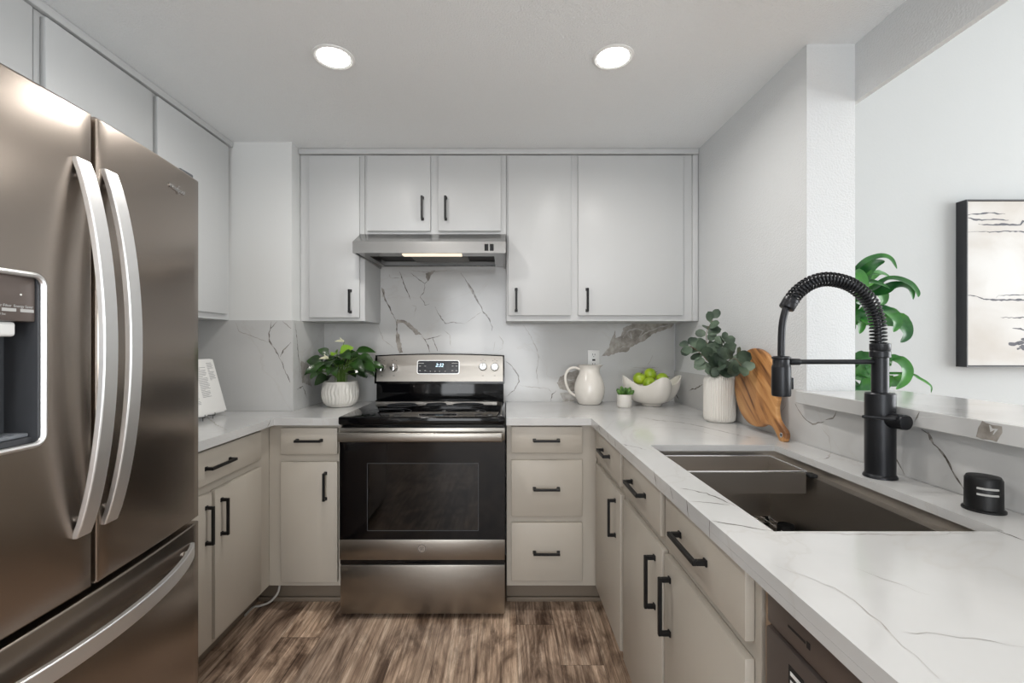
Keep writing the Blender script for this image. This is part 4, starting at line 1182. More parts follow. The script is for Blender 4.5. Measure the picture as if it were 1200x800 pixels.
ceiling_light(-0.615, 1.652, 'lit round recessed ceiling light, left of the two in view')
ceiling_light(0.387, 1.652, 'lit round recessed ceiling light, right of the two in view')
ceiling_light(-0.615, 0.35, 'recessed ceiling light above the camera, on the refrigerator side', 3.2)
ceiling_light(0.387, 0.35, 'recessed ceiling light above the camera, on the sink side', 3.0)

# ------------------------------------------------------------------ leaves
def leaf(q, base, d, up, L, W, bend=0.3, fold=0.25, mi=0, shape='oval', n=8, twist=0.0):
    """curved, folded leaf with its midrib along d"""
    base, d, up = Vector(base), Vector(d).normalized(), Vector(up)
    up = (up-d*up.dot(d)); up = up.normalized() if up.length > 1e-4 else d.orthogonal().normalized()
    s = d.cross(up)
    if twist: R_ = Quaternion(d, twist); up = R_ @ up; s = R_ @ s
    p = base.copy(); t = d.copy(); rows = []
    for i in range(n+1):
        f_ = i/n
        if shape == 'oval': w = W*0.5*max(0, math.sin(PI*min(1, f_*0.97+0.03)))**0.75
        elif shape == 'heart': w = W*0.5*max(0, math.sin(PI*f_**0.62))**0.8
        elif shape == 'round': w = W*0.5*math.sqrt(max(0, 1-(2*f_-1)**2))
        else: w = W*0.5*max(0, math.sin(PI*f_**0.7))**0.7
        w = max(w, 0.0006)
        c = s*w
        rows.append([p-c+up*w*fold, p-c*0.5+up*w*fold*0.4, p.copy(), p+c*0.5+up*w*fold*0.4, p+c+up*w*fold])
        R_ = Quaternion(s, -bend/n*1.0); t = R_ @ t; up = R_ @ up
        p = p+t*(L/n)
    bmv = [[q.bm.verts.new(v) for v in r] for r in rows]
    for a, c in zip(bmv[:-1], bmv[1:]):
        for k in range(4):
            f2 = q.bm.faces.new([a[k], a[k+1], c[k+1], c[k]]); f2.smooth = True; f2.material_index = mi
    return p

# ------------------------------------------------------------------ leafy plant in faceted pot (left of the range)
px_, py_ = -0.905, 2.53
pl = thing('potted_plant', 'bushy dark green potted plant with cream flowers on the left worktop by the range', 'plant', (px_, py_, CT))
q = MB()
prof = [(0.060, 0.0004), (0.072, 0.004), (0.086, 0.022), (0.0935, 0.050), (0.0955, 0.080), (0.093, 0.110), (0.0885, 0.128), (0.0885, 0.136), (0.084, 0.138), (0.082, 0.134), (0.082, 0.118)]
def ribs(r, z, a):
    k = math.sin(min(1, max(0, z/0.128))*PI)
    return r*(1+0.085*k*(abs(math.sin(a*14+0.5*math.sin(z*95)))-0.55)) if 0.004 < z < 0.126 and r > 0.0835 else r
zz = []
for (r0_, z0_), (r1_, z1_) in zip(prof[:-1], prof[1:]):
    for k in range(3): zz.append((r0_+(r1_-r0_)*k/3, z0_+(z1_-z0_)*k/3))
zz.append(prof[-1]); q.lathe(zz, n=156, rfun=ribs)
q.build('pot', 'ceramatte', pl)
q = MB(); q.cyl((0, 0, 0.1185), (0, 0, 0.126), 0.0812, n=32); q.build('soil', 'soil', pl)
rnd = random.Random(5)
st = MB(); fo = MB()
def anth(az, el, L, leafL, leafW, mi=0, droop=0.9, tip=None):
    d = Vector((math.cos(az)*math.cos(el), math.sin(az)*math.cos(el), math.sin(el)))
    b0 = Vector((0.035*math.cos(az)*rnd.random(), 0.035*math.sin(az)*rnd.random(), 0.124))
    p1 = b0+Vector((0, 0, L*0.4))+d*L*0.12; p2 = b0+d*L+Vector((0, 0, L*0.12))
    st.tube(smooth([b0, p1, p2], 5), 0.0019, n=6)
    out = Vector((math.cos(az), math.sin(az), 0.18 if el > 1 else -0.05)).normalized()
    tilt_up = Vector((0, -0.55, 0.85))
    leaf(fo, p2, out, tilt_up, leafL, leafW, bend=droop*rnd.uniform(0.6, 1.2), fold=0.22, mi=mi, shape='heart', twist=rnd.uniform(-0.5, 0.5))
    return p2
for k in range(54):
    az = 2*PI*k/54*7.3+rnd.uniform(-0.2, 0.2); el = rnd.uniform(0.42, 1.48)
    L = rnd.uniform(0.105, 0.185)
    leafL = rnd.uniform(0.070, 0.108)
    if math.cos(az) < -0.5: L *= 0.8; leafL *= 0.85
    if math.sin(az) > 0.4: L *= 0.8
    anth(az, el, L, leafL, leafL*0.68, mi=0)
for az, el in ((1.4, 1.42), (2.4, 1.35), (-1.1, 1.38), (-1.6, 1.45)):
    anth(az, el, 0.150, 0.065, 0.046, mi=1, droop=0.8)
# hand-placed outliers seen in the photo
def outl(tx, ty, tz, dx, dz, L, W, mi=0):
    b0 = Vector((0, 0, 0.124)); t_ = Vector((tx, ty, tz))
    st.tube(smooth([b0, b0.lerp(t_, 0.5)+Vector((0, 0, 0.03)), t_], 5), 0.0019, n=6)
    leaf(fo, t_, (dx, -0.25, dz), (0, -0.9, 0.5), L, W, bend=0.5, fold=0.15, mi=mi, shape='heart')
outl(-0.085, -0.05, 0.245, -0.8, 0.15, 0.078, 0.070)
outl(-0.055, -0.06, 0.175, -0.75, -0.55, 0.085, 0.058)
outl(0.085, -0.02, 0.265, 0.85, -0.45, 0.10, 0.062)
outl(0.100, -0.05, 0.215, 0.8, -0.5, 0.085, 0.05)
outl(-0.03, -0.06, 0.25, 0.9, 0.0, 0.08, 0.05)
outl(0.02, -0.06, 0.30, 0.6, 0.25, 0.08, 0.06, 1)
outl(-0.045, -0.05, 0.29, -0.6, 0.3, 0.06, 0.05)
st.build('stems', 'stem', pl); fo.build('foliage', ['leaf', 'leafyoung'], pl, angle=180)
for (x, y, z, dx) in ((-0.060, -0.075, 0.262, -1), (0.0, -0.01, 0.352, -0.8)):
    q = MB(); leaf(q, (x+0.025, y, z), (dx, -0.15, 0.15), (0, -0.4, 0.9), 0.052, 0.036, bend=0.3, fold=0.3, shape='heart')
    q.tube([(x+0.02, y-0.004, z+0.002), (x+0.006, y-0.012, z+0.022)], 0.0026, n=6)
    q.build('flower', 'petal', pl, angle=180)
    q = MB(); q.tube(smooth([Vector((0, 0, 0.124)), Vector((x*0.5, y*0.5, z*0.75)), Vector((x+0.025, y, z))], 5), 0.0016, n=6); q.build('flower_stalk', 'stem', pl)

# ------------------------------------------------------------------ propped book on easel
bk = thing('recipe_book', 'open white book page of grey text propped on the left worktop beside the refrigerator', 'book', (-1.335, 2.06, CT+0.022), (0, math.radians(-15), math.radians(3)))
q = MB(); q.box(-0.014, 0.0, -0.165, 0.165, 0.0, 0.255, bev=0.002); q.build('page_block', 'paper', bk)
q = MB(); q.box(-0.0165, -0.0142, -0.17, 0.17, -0.003, 0.26, bev=0.0008); q.build('cover', 'plastic', bk)
q = MB()
def lines(y0, y1, z0, z1, seed):
    r = random.Random(seed); z = z1
    while z > z0:
        e = y1-(r.uniform(0, 0.012) if r.random() < 0.8 else r.uniform(0.02, 0.05))
        q.box(0.0001, 0.0004, y0, max(y0+0.01, e), z, z+0.0024); z -= 0.0062
lines(-0.145, -0.01, 0.05, 0.232, 1); lines(0.010, 0.085, 0.075, 0.222, 2); lines(0.100, 0.148, 0.150, 0.235, 3)
q.build('printed_text', 'ink', bk)
es = thing('book_easel', 'small wire easel holding up the open book', 'easel', (-1.335, 2.06, CT))
q = MB()
for y in (2.02, 2.09):
    q.tube([(-1.316, y, CT+0.030), (-1.316, y, CT+0.018), (-1.352, y, CT+0.018), (-1.360, y, CT+0.03), (-1.415, y, CT+0.20)], 0.0015, n=6)
    q.tube([(-1.325, y, CT+0.018), (-1.325, y, CT+0.0018)], 0.0015, n=6)
    q.tube([(-1.407, y, CT+0.17), (-1.47, y, CT+0.0018)], 0.0015, n=6)
q.tube([(-1.405, 2.02, CT+0.17), (-1.405, 2.09, CT+0.17)], 0.0015, n=6)
q.build('wire_frame', 'black', es, world=True)

# ------------------------------------------------------------------ pitcher
pt = thing('pitcher', 'white glazed ceramic pitcher with loop handle, below the wall outlet', 'pitcher', (0.478, 2.615, CT))
q = MB()
outer = [(0.045, 0.0004), (0.058, 0.002), (0.064, 0.008), (0.078, 0.035), (0.0845, 0.065), (0.0855, 0.090), (0.081, 0.120), (0.070, 0.150), (0.059, 0.172), (0.0545, 0.190), (0.0555, 0.205), (0.062, 0.217), (0.065, 0.221)]
inner = [(0.062, 0.221), (0.052, 0.206), (0.050, 0.19), (0.055, 0.172), (0.066, 0.150), (0.077, 0.12), (0.080, 0.09), (0.06, 0.02), (0.01, 0.012)]
def spout(r, z, a):
    if z > 0.185:
        k = (z-0.185)/0.036; c = max(0, math.cos(a-0.1))**8
        return r*(1+0.22*k*c)
    return r
q.lathe(outer+inner, n=64, rfun=spout); q.build('body', 'ceramic', pt)
q = MB(); q.tube(smooth([Vector(v) for v in [(-0.055, 0, 0.196), (-0.085, -0.004, 0.207), (-0.118, -0.006, 0.196), (-0.137, -0.008, 0.160), (-0.133, -0.008, 0.115), (-0.112, -0.004, 0.070), (-0.076, 0, 0.045)]], 6),
                 [0.0075]*37, n=12); q.build('handle', 'ceramic', pt)

# ------------------------------------------------------------------ outlet behind pitcher
ol = thing('outlet', 'white double wall outlet on the backsplash behind the pitcher', 'outlet', (0.524, YS, 1.160))
q = MB(); q.box(-0.035, 0.035, -0.0055, -0.0006, -0.058, 0.058, bev=0.002); q.build('cover_plate', 'plastic', ol)
for s in (1, -1):
    q = MB(); q.box(-0.0175, 0.0175, -0.0070, -0.0056, s*0.028-0.016, s*0.028+0.016, bev=0.0006, seg=1); rc = q.build('receptacle', 'plastic', ol)
    q = MB()
    for x in (-0.0065, 0.0065): q.box(x-0.0013, x+0.0013, -0.0076, -0.0071, s*0.028-0.001, s*0.028+0.009)
    q.cyl((0, -0.0076, s*0.028-0.008), (0, -0.0071, s*0.028-0.008), 0.0025, n=12); q.build('slots', 'slot', rc)
q = MB(); q.box(-0.009, 0.009, -0.0074, -0.0058, -0.005, 0.005, bev=0.0006, seg=1); q.build('reset_buttons', 'slot', ol)

# ------------------------------------------------------------------ succulent
sc_ = thing('succulent', 'tiny green succulent in a small white pot, in front of the fruit bowl', 'plant', (0.640, 2.475, CT))
q = MB(); q.lathe([(0.033, 0.0004), (0.036, 0.003), (0.038, 0.010), (0.0385, 0.068), (0.037, 0.071), (0.034, 0.070), (0.034, 0.060)], n=40); q.build('pot', 'ceramatte', sc_)
q = MB(); q.cyl((0, 0, 0.0602), (0, 0, 0.065), 0.0335, n=24); q.build('soil', 'soil', sc_)
q = MB(); rnd = random.Random(4)
for k in range(14):
    a = k*2.4; rr = 0.003+0.019*(k/14); el = 1.45-0.75*(k/14)
    d = Vector((math.cos(a)*math.cos(el), math.sin(a)*math.cos(el), math.sin(el))); L = 0.040+0.014*rnd.random()
    pts = [Vector((rr*math.cos(a), rr*math.sin(a), 0.064))+d*L*f_ for f_ in (0, .3, .6, .85, 1)]
    q.tube(pts, [0.003, 0.009, 0.012, 0.008, 0.0015], n=8)
q.tube([(0.02, 0, 0.066), (0.035, 0, 0.078), (0.050, 0, 0.088)], [0.002, 0.0025, 0.001], n=6)
q.build('foliage', 'succ', sc_)

# ------------------------------------------------------------------ fruit bowl with apples
bx, by = 0.812, 2.555
bw = thing('fruit_bowl', 'white ceramic bowl with four swept-up corners in the right corner', 'bowl', (bx, by, CT))
q = MB(); tb = bmesh.new(); NA, NR = 96, 22; rings = []
def bowl_pt(f_, a, off=0.0):
    k = abs(math.cos(2*(a-0.09)))**2.6                 # 1 at the four corners
    rmax = 0.121+0.045*k
    H_ = 0.117+0.050*k**1.2
    r = 0.050+(rmax-0.050)*math.sin(f_*PI/2)**0.95
    z = 0.014+(H_-0.014)*(1-math.cos(f_*PI/2))**1.05
    return Vector(((r-off)*math.cos(a), (r-off)*math.sin(a), z+off*0.9*(1-f_)))
for i in range(NR+1): rings.append([tb.verts.new(bowl_pt(i/NR, 2*PI*k/NA)) for k in range(NA)])
for i in range(NR, -1, -1): rings.append([tb.verts.new(bowl_pt(i/NR, 2*PI*k/NA, 0.0055)) for k in range(NA)])
for a, c in zip(rings[:-1], rings[1:]):
    for k in range(NA): f2 = tb.faces.new([a[k], a[(k+1) % NA], c[(k+1) % NA], c[k]]); f2.smooth = True
tb.faces.new(list(reversed(rings[0]))); tb.faces.new(rings[-1])
q._merge(tb)
q.build('bowl_body', 'ceramic', bw, angle=60)
q = MB(); q.lathe([(0.046, 0.0004), (0.052, 0.001), (0.054, 0.006), (0.050, 0.0139), (0.040, 0.0139)], n=48); q.build('foot_ring', 'ceramic', bw)
ap0 = thing('green_apple', 'green apple at the left of the fruit in the bowl', 'fruit', (bx-0.069, by-0.008, CT+0.150), (0.3, 0.2, 0), 'green apples in the bowl')
q = MB(); R_ = 0.036; pr = []
for k in range(17):
    t_ = PI*k/16; r = R_*math.sin(t_)*(1+0.06*math.cos(t_)); z = -R_*0.94*math.cos(t_)
    z -= 0.008*math.exp(-(r/0.010)**2)*(1 if k > 8 else -0.6); pr.append((max(r, 0.0004), z))
q.lathe(pr, n=32); q.build('skin', 'apple', ap0)
q = MB(); q.tube([(0, 0, 0.024), (0.002, 0, 0.034), (0.005, 0.001, 0.041)], 0.0012, n=6); q.build('stem', 'applestem', ap0)
copy_thing(ap0, (bx-0.003, by+0.010, CT+0.171), (1.1, 0.2, 0.9), 'green apple highest in the bowl')
copy_thing(ap0, (bx+0.052, by-0.028, CT+0.147), (0.7, 0.9, 0.3), 'green apple at the right of the fruit in the bowl')
copy_thing(ap0, (bx-0.030, by-0.062, CT+0.125), (1.4, -0.3, 0.0), 'green apple lowest in view at the front of the bowl')
for ax_, ay_ in ((-0.045, 0.0), (0.035, 0.028), (0.02, -0.048)):
    copy_thing(ap0, (bx+ax_*1.0, by+ay_, CT+0.070), (0.2, 1.0, ax_*9), 'green apple at the bottom of the fruit bowl, under the others')

# ------------------------------------------------------------------ ribbed vase
vx, vy = 0.944, 2.03
vs_ = thing('vase', 'tall white vertically ribbed ceramic vase beside the cutting board', 'vase', (vx, vy, CT))
q = MB()
outer = [(0.050, 0.0004), (0.056, 0.002), (0.062, 0.008), (0.0655, 0.018), (0.0665, 0.03), (0.0665, 0.165), (0.0660, 0.180), (0.062, 0.192), (0.055, 0.200), (0.044, 0.204), (0.040, 0.207), (0.041, 0.212), (0.042, 0.2145)]
inner = [(0.038, 0.2145), (0.036, 0.207), (0.038, 0.200), (0.058, 0.19), (0.061, 0.175), (0.061, 0.02), (0.01, 0.012)]
den = []
for (r0_, z0_), (r1_, z1_) in zip(outer[:-1], outer[1:]):
    for k in range(2): den.append((r0_+(r1_-r0_)*k/2, z0_+(z1_-z0_)*k/2))
den.append(outer[-1])
NO = len(den)
def fl(r, z, a): return r-(0.0022*(0.5+0.5*math.cos(a*44)) if (r > 0.0615 or (r > 0.0545 and z < 0.01) or (r > 0.047 and z > 0.19)) and z < 0.203 else 0)
q.lathe(den, n=44*8, rfun=fl, caps=False)
q.lathe([den[-1]]+inner, n=44*8, caps=False)
q.lathe([(0.0001, 0.0004), den[0]], n=44*8, caps=False); q.build('body', 'ceramatte', vs_, angle=70)

def sprig(label, pts, nleaf, lsz, seed, start=0.25):
    t = thing('eucalyptus_sprig', label, 'foliage', (vx, vy, CT+0.03), group='eucalyptus sprigs in the ribbed vase')
    base = Vector((vx, vy, CT+0.03))
    P = [base+Vector((pts[0][0]*0.1, 0, 0))] if False else [base]
    world = [base]+[Vector(p) for p in pts]
    path = smooth(world, 8)
    s_ = MB(); s_.tube(path, [0.0022*(1-0.6*i/len(path)) for i in range(len(path))], n=6); s_.build('stem', 'eucstem', t, world=True)
    f_ = MB(); r = random.Random(seed); m_ = len(path)
    first = int(m_*start)
    for k in range(nleaf):
        i = first+int((m_-1-first)*k/max(1, nleaf-1)); p = path[i]
        tg = (path[min(i+1, m_-1)]-path[max(i-1, 0)]).normalized()
        a = k*PI*0.9+r.uniform(-0.5, 0.5)
        o1 = tg.orthogonal().normalized(); o2 = tg.cross(o1)
        d = (o1*math.cos(a)+o2*math.sin(a))*0.85+tg*r.uniform(0.25, 0.7)
        if k == nleaf-1: d = tg.copy()
        d.x = min(d.x, 0.35) if p.x > vx+0.02 else d.x
        L = lsz*r.uniform(0.75, 1.15)*(0.8 if k > nleaf-3 else 1)
        leaf(f_, p+d.normalized()*0.006, d, (r.uniform(-.4, .1), -0.9, r.uniform(0, 0.7)), L, L*0.82, bend=r.uniform(-0.4, 0.6), fold=0.12, shape='round', n=7)
    f_.build('leaves', 'euc', t, world=True, angle=180)
    return t
ZT = CT+0.215
sprig('tall eucalyptus sprig rising highest from the ribbed vase', [(vx-0.008, vy, ZT), (vx-0.035, vy+0.02, ZT+0.09), (vx-0.045, vy+0.03, ZT+0.17), (vx-0.015, vy+0.03, ZT+0.235)], 12, 0.059, 1, 0.5)
sprig('eucalyptus sprig leaning to the left out of the ribbed vase', [(vx-0.012, vy-0.01, ZT), (vx-0.055, vy-0.02, ZT+0.045), (vx-0.10, vy-0.01, ZT+0.095), (vx-0.125, vy+0.02, ZT+0.115)], 14, 0.059, 2, 0.45)
sprig('eucalyptus sprig leaning right towards the cutting board', [(vx+0.004, vy-0.012, ZT), (vx+0.002, vy-0.08, ZT+0.055), (vx-0.005, vy-0.15, ZT+0.065), (vx-0.01, vy-0.205, ZT+0.04)], 14, 0.059, 3, 0.45)
sprig('eucalyptus sprig standing upright in the middle of the ribbed vase', [(vx, vy+0.006, ZT), (vx-0.01, vy-0.03, ZT+0.06), (vx-0.012, vy-0.045, ZT+0.105), (vx-0.01, vy-0.06, ZT+0.14)], 13, 0.054, 4, 0.45)
sprig('short eucalyptus sprig low over the rim of the ribbed vase', [(vx-0.006, vy-0.014, ZT), (vx-0.03, vy-0.055, ZT+0.025), (vx-0.045, vy-0.10, ZT+0.03)], 11, 0.056, 6, 0.5)

# ------------------------------------------------------------------ cutting board
yb_, zb_ = 1.785, 1.085
cb = thing('cutting_board', 'round wooden cutting board with handle leaning against the right upstand', 'cutting board', (0.990, 1.816, CT+0.1715))
ang = math.radians(-143)        # handle direction in the (Y,Z) plane
def board_outline():
    pts = []; n = 72; ra, rb = 0.166, 0.144
    hw = 0.021; hl = 0.275
    for k in range(n):
        a = 2*PI*k/n
        x, y = ra*math.cos(a), rb*math.sin(a)
        if math.cos(a) > 0.955: continue
        pts.append((x, y))
    # order starts just after the handle gap, handle outline closes it
    return pts, hw, hl
body, hw, hl = board_outline()
neck_ = []
y_end = body[-1][1]; x_end = body[-1][0]
for f_ in (0.15, 0.35, 0.6, 0.85):
    neck_.append((x_end+(0.205-x_end)*f_, y_end+(-hw-y_end)*(1-(1-f_)**2)))
hand = neck_+[(0.215, -hw)]+[(0.252+0.025*math.cos(a), 0.025*math.sin(a)) for a in [math.radians(v) for v in range(-110, 111, 20)]]+[(0.215, hw)]+[(x, -y) for x, y in reversed(neck_)]
outline = body+hand
q = MB()
ca, sa = math.cos(ang), math.sin(ang)
mt = Matrix(((0, 0, 1, 0), (ca, -sa, 0, 0), (sa, ca, 0, 0), (0, 0, 0, 1)))
tiltm = Matrix.Rotation(math.radians(5), 4, 'Y')
q.prism(outline, -0.009, 0.009, mtx=tiltm @ mt, bev=0.004)
bo = q.build('board', 'board', cb, angle=50)
q = MB()
for s in (-1,):
    c = tiltm @ (mt @ Vector((0.252, 0, s*0.0092))); nrm = tiltm @ (mt @ Vector((0, 0, s, 0)).to_3d()) if False else (tiltm.to_3x3() @ (mt.to_3x3() @ Vector((0, 0, s))))
    q.cyl(c, c+nrm*0.0008, 0.0085, n=20)
hh_ = q.build('hole_grommet', 'chrome', cb); 
q = MB(); q.cyl(c+nrm*0.0009, c+nrm*0.0013, 0.0055, n=20); q.build('handle_hole', 'slot', cb)

# ------------------------------------------------------------------ living room: picture and tall plant
pc = thing('framed_picture', 'abstract grey and white painting in a black frame on the living room wall', 'picture', (1.95, 2.5, 1.57))
YFf = 2.44
px0 = on_y(1133, 233, YFf).x; zt_, zb2 = on_y(1133, 233.5, YFf).z, on_y(1133, 430, YFf).z
px1 = px0+0.66
q = MB()
w = 0.006
q.cells([px0, px0+w, px1-w, px1], [zb2, zb2+w, zt_-w, zt_], lambda u, v: not (px0+w < u < px1-w and zb2+w < v < zt_-w),
        lambda u, v: (u, YFf, v), lambda u, v: (u, 2.4990, v)); q.build('frame', 'frameblack', pc, world=True)
q = MB(); q.box(px0+w+0.003, px1-w-0.003, YFf+0.006, YFf+0.03, zb2+w+0.003, zt_-w-0.003)
yq = YFf+0.006
def pv(pts, w=0.004, mi=1, seed=1): q.ribbon([on_y(1090+x/3.636, 220+y/3.636, yq) for x, y in pts], w, NB, seed, mi, jit=0.0025, step=0.014)
pv([(150, 115), (200, 112), (250, 106), (320, 112)], 0.006, 1, 1); pv([(150, 128), (220, 138), (270, 134), (335, 138)], 0.007, 1, 2)
pv([(150, 155), (155, 155)], 0.01, 1, 3); pv([(205, 155), (280, 157), (385, 157), (395, 142), (600, 145)], 0.009, 1, 4)
pv([(150, 190), (215, 187), (290, 188), (330, 184), (420, 187), (700, 184)], 0.005, 1, 5)
pv([(158, 458), (185, 460), (240, 475), (280, 478), (420, 477), (700, 480)], 0.009, 1, 6)
pv([(280, 470), (290, 458), (350, 456), (420, 455), (600, 450)], 0.005, 1, 7); pv([(300, 552), (370, 553), (470, 551)], 0.005, 1, 8)
pv([(350, 598), (385, 600), (420, 612), (520, 610)], 0.008, 1, 9)
for i, (x, y, r) in enumerate([(355, 665, 16), (385, 660, 14), (400, 645, 10), (410, 680, 22), (440, 665, 24), (480, 670, 20), (375, 685, 7)]):
    rr = random.Random(i); q.patch([on_y(1090+(x+r*1.4*math.cos(a)*rr.uniform(.6, 1.2))/3.636, 220+(y+r*0.7*math.sin(a)*rr.uniform(.6, 1.2))/3.636, yq) for a in [2*PI*k/9 for k in range(9)]], NB, 1, i, 0.003)
q.build('canvas', ['canvas', 'stroke'], pc, world=True)

dx_, dy_ = 1.50, 2.05
dr_ = thing('corner_plant', 'tall green dracaena with arching strap leaves behind the wall pillar', 'plant', (dx_, dy_, 0))
q = MB(); q.lathe([(0.10, 0.0005), (0.115, 0.01), (0.14, 0.26), (0.145, 0.28), (0.135, 0.28), (0.13, 0.24)], n=40); q.build('pot', 'ceramatte', dr_)
q = MB(); q.cyl((0, 0, 0.2402), (0, 0, 0.255), 0.128, n=32); q.build('soil', 'soil', dr_)
q = MB(); q.tube([(0, 0, 0.25), (0.01, 0, 0.8), (0, 0.01, 1.52)], [0.022, 0.02, 0.016], n=14); q.tube([(0.03, 0.03, 0.25), (0.04, 0.03, 0.7), (0.03, 0.02, 1.12)], [0.018, 0.016, 0.014], n=12)
q.build('trunk', 'trunk', dr_)
q = MB(); rnd = random.Random(12)
def strap(base, az, el, L, W, bend):
    d = Vector((math.cos(az)*math.cos(el), math.sin(az)*math.cos(el), math.sin(el)))
    leaf(q, base, d, (0, -0.6, 0.8), L, W, bend=bend, fold=0.25, shape='strap', n=14)
tops = [(Vector((0, 0.01, 1.50)), 12, 0.20), (Vector((0, 0, 1.36)), 10, 0.18), (Vector((0.03, 0.02, 1.12)), 10, 0.17)]
for (bp_, n_, L_) in tops:
    for k in range(n_):
        az = k*2.39+rnd.uniform(-.3, .3); el = rnd.uniform(0.15, 1.25)
        strap(bp_, az, el, L_*rnd.uniform(0.75, 1.1), rnd.uniform(0.045, 0.062), rnd.uniform(1.2, 2.0))
def arch(pts, W, face=(0, -1, 0.35)):
    """strap leaf following an arched midrib given as (x, z, depth) beside the trunk"""
    P = smooth([Vector((x, y, z)) for x, z, y in pts], 6); m_ = len(P); rows = []
    for i in range(m_):
        t = (P[min(i+1, m_-1)]-P[max(i-1, 0)]).normalized()
        f_ = i/(m_-1); w = max(0.0008, W*0.5*max(0, math.sin(PI*(0.06+0.94*f_)**0.8))**0.7)
        fc_ = Vector(face); fc_ = (fc_-t*fc_.dot(t)).normalized(); sd = t.cross(fc_)
        rows.append([P[i]-sd*w+fc_*w*0.3, P[i]-sd*w*0.5+fc_*w*0.1, P[i], P[i]+sd*w*0.5+fc_*w*0.1, P[i]+sd*w+fc_*w*0.3])
    bv_ = [[q.bm.verts.new(v) for v in r] for r in rows]
    for a_, c_ in zip(bv_[:-1], bv_[1:]):
        for k in range(4):
            f2 = q.bm.faces.new([a_[k], a_[k+1], c_[k+1], c_[k]]); f2.smooth = True
def dz(px, py, y=dy_):
    p = on_y(px, py, y); return (p.x-dx_, p.z, y-dy_)
T1, T2, T3 = (0.0, 1.50, 0.01), (0.0, 1.36, 0.0), (0.03, 1.12, 0.02)
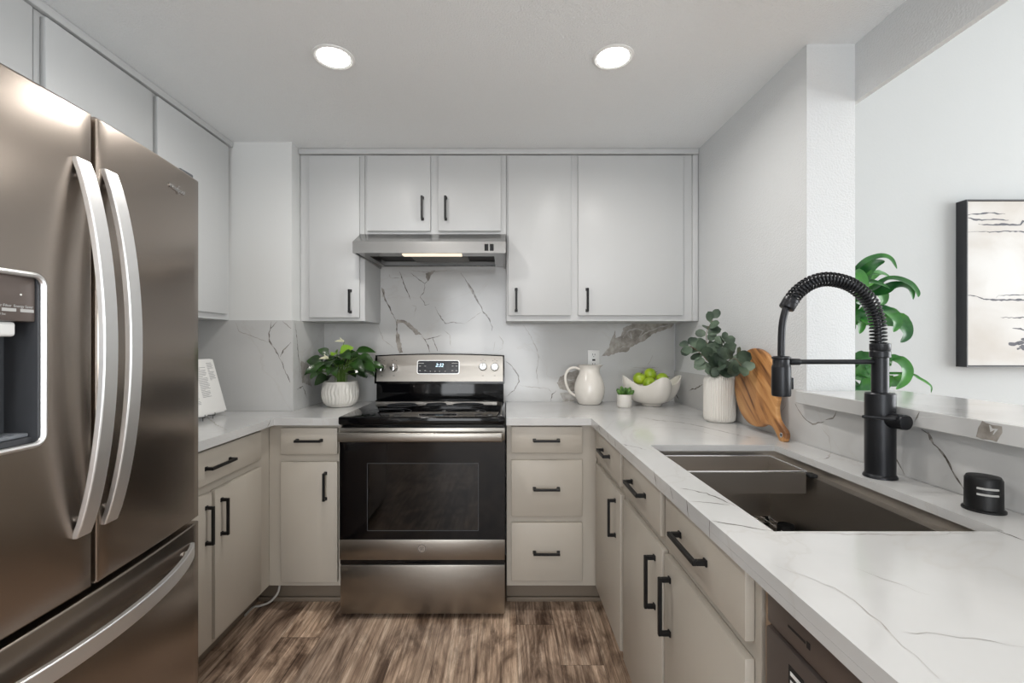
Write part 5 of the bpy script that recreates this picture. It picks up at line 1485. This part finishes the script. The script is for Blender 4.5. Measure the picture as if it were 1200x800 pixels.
for W, face, base, pts in [
    (0.036, (0, -1, .6), T1, [(1010, 311, 2.0), (1029, 301, 1.95), (1043, 303, 1.92), (1051, 315, 1.9)]),
    (0.050, (0, -1, .3), T1, [(1008, 322, 2.0), (1024, 310, 1.96), (1037, 306, 1.94)]),
    (0.045, (0, -1, .1), T1, [(1003, 330, 2.0), (1014, 326, 1.97), (1022, 316, 1.95)]),
    (0.030, (0, -1, .6), T1, [(1016, 328, 2.05), (1028, 320, 2.05), (1036, 321, 2.06), (1045, 326, 2.06)]),
    (0.040, (0, -1, .8), T1, [(1018, 340, 2.0), (1042, 327, 1.93), (1063, 331, 1.88), (1074, 341, 1.86), (1076, 348, 1.85)]),
    (0.046, (0, -1, .5), T1, [(1024, 343, 1.98), (1050, 335, 1.92), (1066, 338, 1.88), (1070, 351, 1.87)]),
    (0.055, (0, -1, -.2), T1, [(1022, 338, 2.1), (1032, 342, 2.1), (1035, 352, 2.1), (1030, 357, 2.1)]),
    (0.060, (0, -1, 0), T1, [(1000, 322, 1.98), (1010, 330, 1.95), (1014, 345, 1.93)]),
    (0.055, (0, -1, 0), T2, [(1003, 352, 1.98), (1010, 352, 1.96), (1014, 362, 1.95)]),
    (0.060, (0, -1, .2), T2, [(1008, 368, 1.98), (1020, 362, 1.94), (1034, 364, 1.92)]),
    (0.062, (0, -1, -.2), T2, [(1008, 370, 1.98), (1018, 375, 1.95), (1028, 388, 1.93)]),
    (0.045, (0, -1, .2), T2, [(1006, 374, 2.0), (1009, 382, 2.0), (1007, 391, 2.0)]),
    (0.056, (0, -1, .4), T2, [(1030, 364, 1.95), (1044, 368, 1.9), (1051, 378, 1.88), (1047, 389, 1.88)]),
    (0.045, (0, -1, .4), T2, [(1036, 366, 2.06), (1050, 368, 2.05), (1057, 376, 2.05)]),
    (0.064, (0, -1, -.1), T2, [(1046, 374, 2.0), (1058, 380, 1.98), (1062, 392, 1.97), (1055, 401, 1.97)]),
    (0.085, (0, -1, 0), T3, [(1004, 424, 1.96), (1014, 420, 1.94), (1026, 417, 1.93)]),
    (0.075, (0, -1, 0), T3, [(1004, 440, 1.96), (1014, 432, 1.94), (1024, 432, 1.93)]),
    (0.070, (0, -1, .1), T3, [(1004, 452, 1.96), (1020, 452, 1.94), (1036, 450, 1.93), (1046, 447, 1.92)]),
    (0.055, (0, -1, .5), T3, [(1038, 424, 1.97), (1052, 422, 1.93), (1062, 432, 1.9), (1060, 446, 1.89), (1050, 456, 1.89)]),
    (0.050, (0, -1, .1), T3, [(1040, 446, 2.05), (1052, 444, 2.04), (1058, 436, 2.03)]),
    (0.018, (0, -1, .9), T3, [(1060, 438, 1.93), (1078, 444, 1.88), (1090, 452, 1.86), (1091, 460, 1.86)])]:
    arch([base]+[dz(*p) for p in pts], W, face)
q.build('foliage', 'dracleaf', dr_, angle=180)

# ------------------------------------------------------------------ cable in the left toe corner
q = MB()
q.tube(smooth([Vector(v) for v in [(-1.085, 2.222, 0.105), (-1.092, 2.212, 0.06), (-1.125, 2.205, 0.022), (-1.165, 2.200, 0.0066), (-1.195, 2.185, 0.0066), (-1.197, 2.12, 0.0066)]], 8), 0.0052, n=10)
k = q.build('cable', 'linen'); tag(k, 'pale grey cable curving along the floor in the left toe-kick corner', 'cable')

# ------------------------------------------------------------------ windows far behind the camera
def window_unit(name, axis, at, u0, u1, v0, v1, muntin):
    q = MB(); f_ = 0.05
    us = [u0+0.0005, u0+f_]; 
    for k in range(1, muntin): us += [u0+(u1-u0)*k/muntin-f_/2, u0+(u1-u0)*k/muntin+f_/2]
    us += [u1-f_, u1-0.0005]
    holes = [(us[i], us[i+1]) for i in range(1, len(us)-1, 2)]
    P = (lambda u, v, o: (at+o, u, v)) if axis == 'x' else (lambda u, v, o: (u, at+o, v))
    q.cells(us, [v0+0.0005, v0+f_, v1-f_, v1-0.0005], lambda u, v: not (v0+f_ < v < v1-f_ and any(a < u < c for a, c in holes)),
            lambda u, v: P(u, v, 0.03), lambda u, v: P(u, v, 0.07))
    o = q.build(name, 'plastic'); o['kind'] = 'structure'
    q = MB()
    for a, c in holes:
        if axis == 'x': q.box(at+0.047, at+0.053, a+0.0005, c-0.0005, v0+f_+0.0005, v1-f_-0.0005)
        else: q.box(a+0.0005, c-0.0005, at+0.047, at+0.053, v0+f_+0.0005, v1-f_-0.0005)
    q.build('glass_pane', 'glass', o)
window_unit('window_1', 'x', 5.5, -1.7, 2.1, 0.4, 2.8, 3)
window_unit('window_2', 'y', -3.3, 1.9, 4.7, 0.4, 2.8, 2)
window_unit('door_1', 'y', -3.3, -1.2, 0.7, 0.02, 2.15, 2)
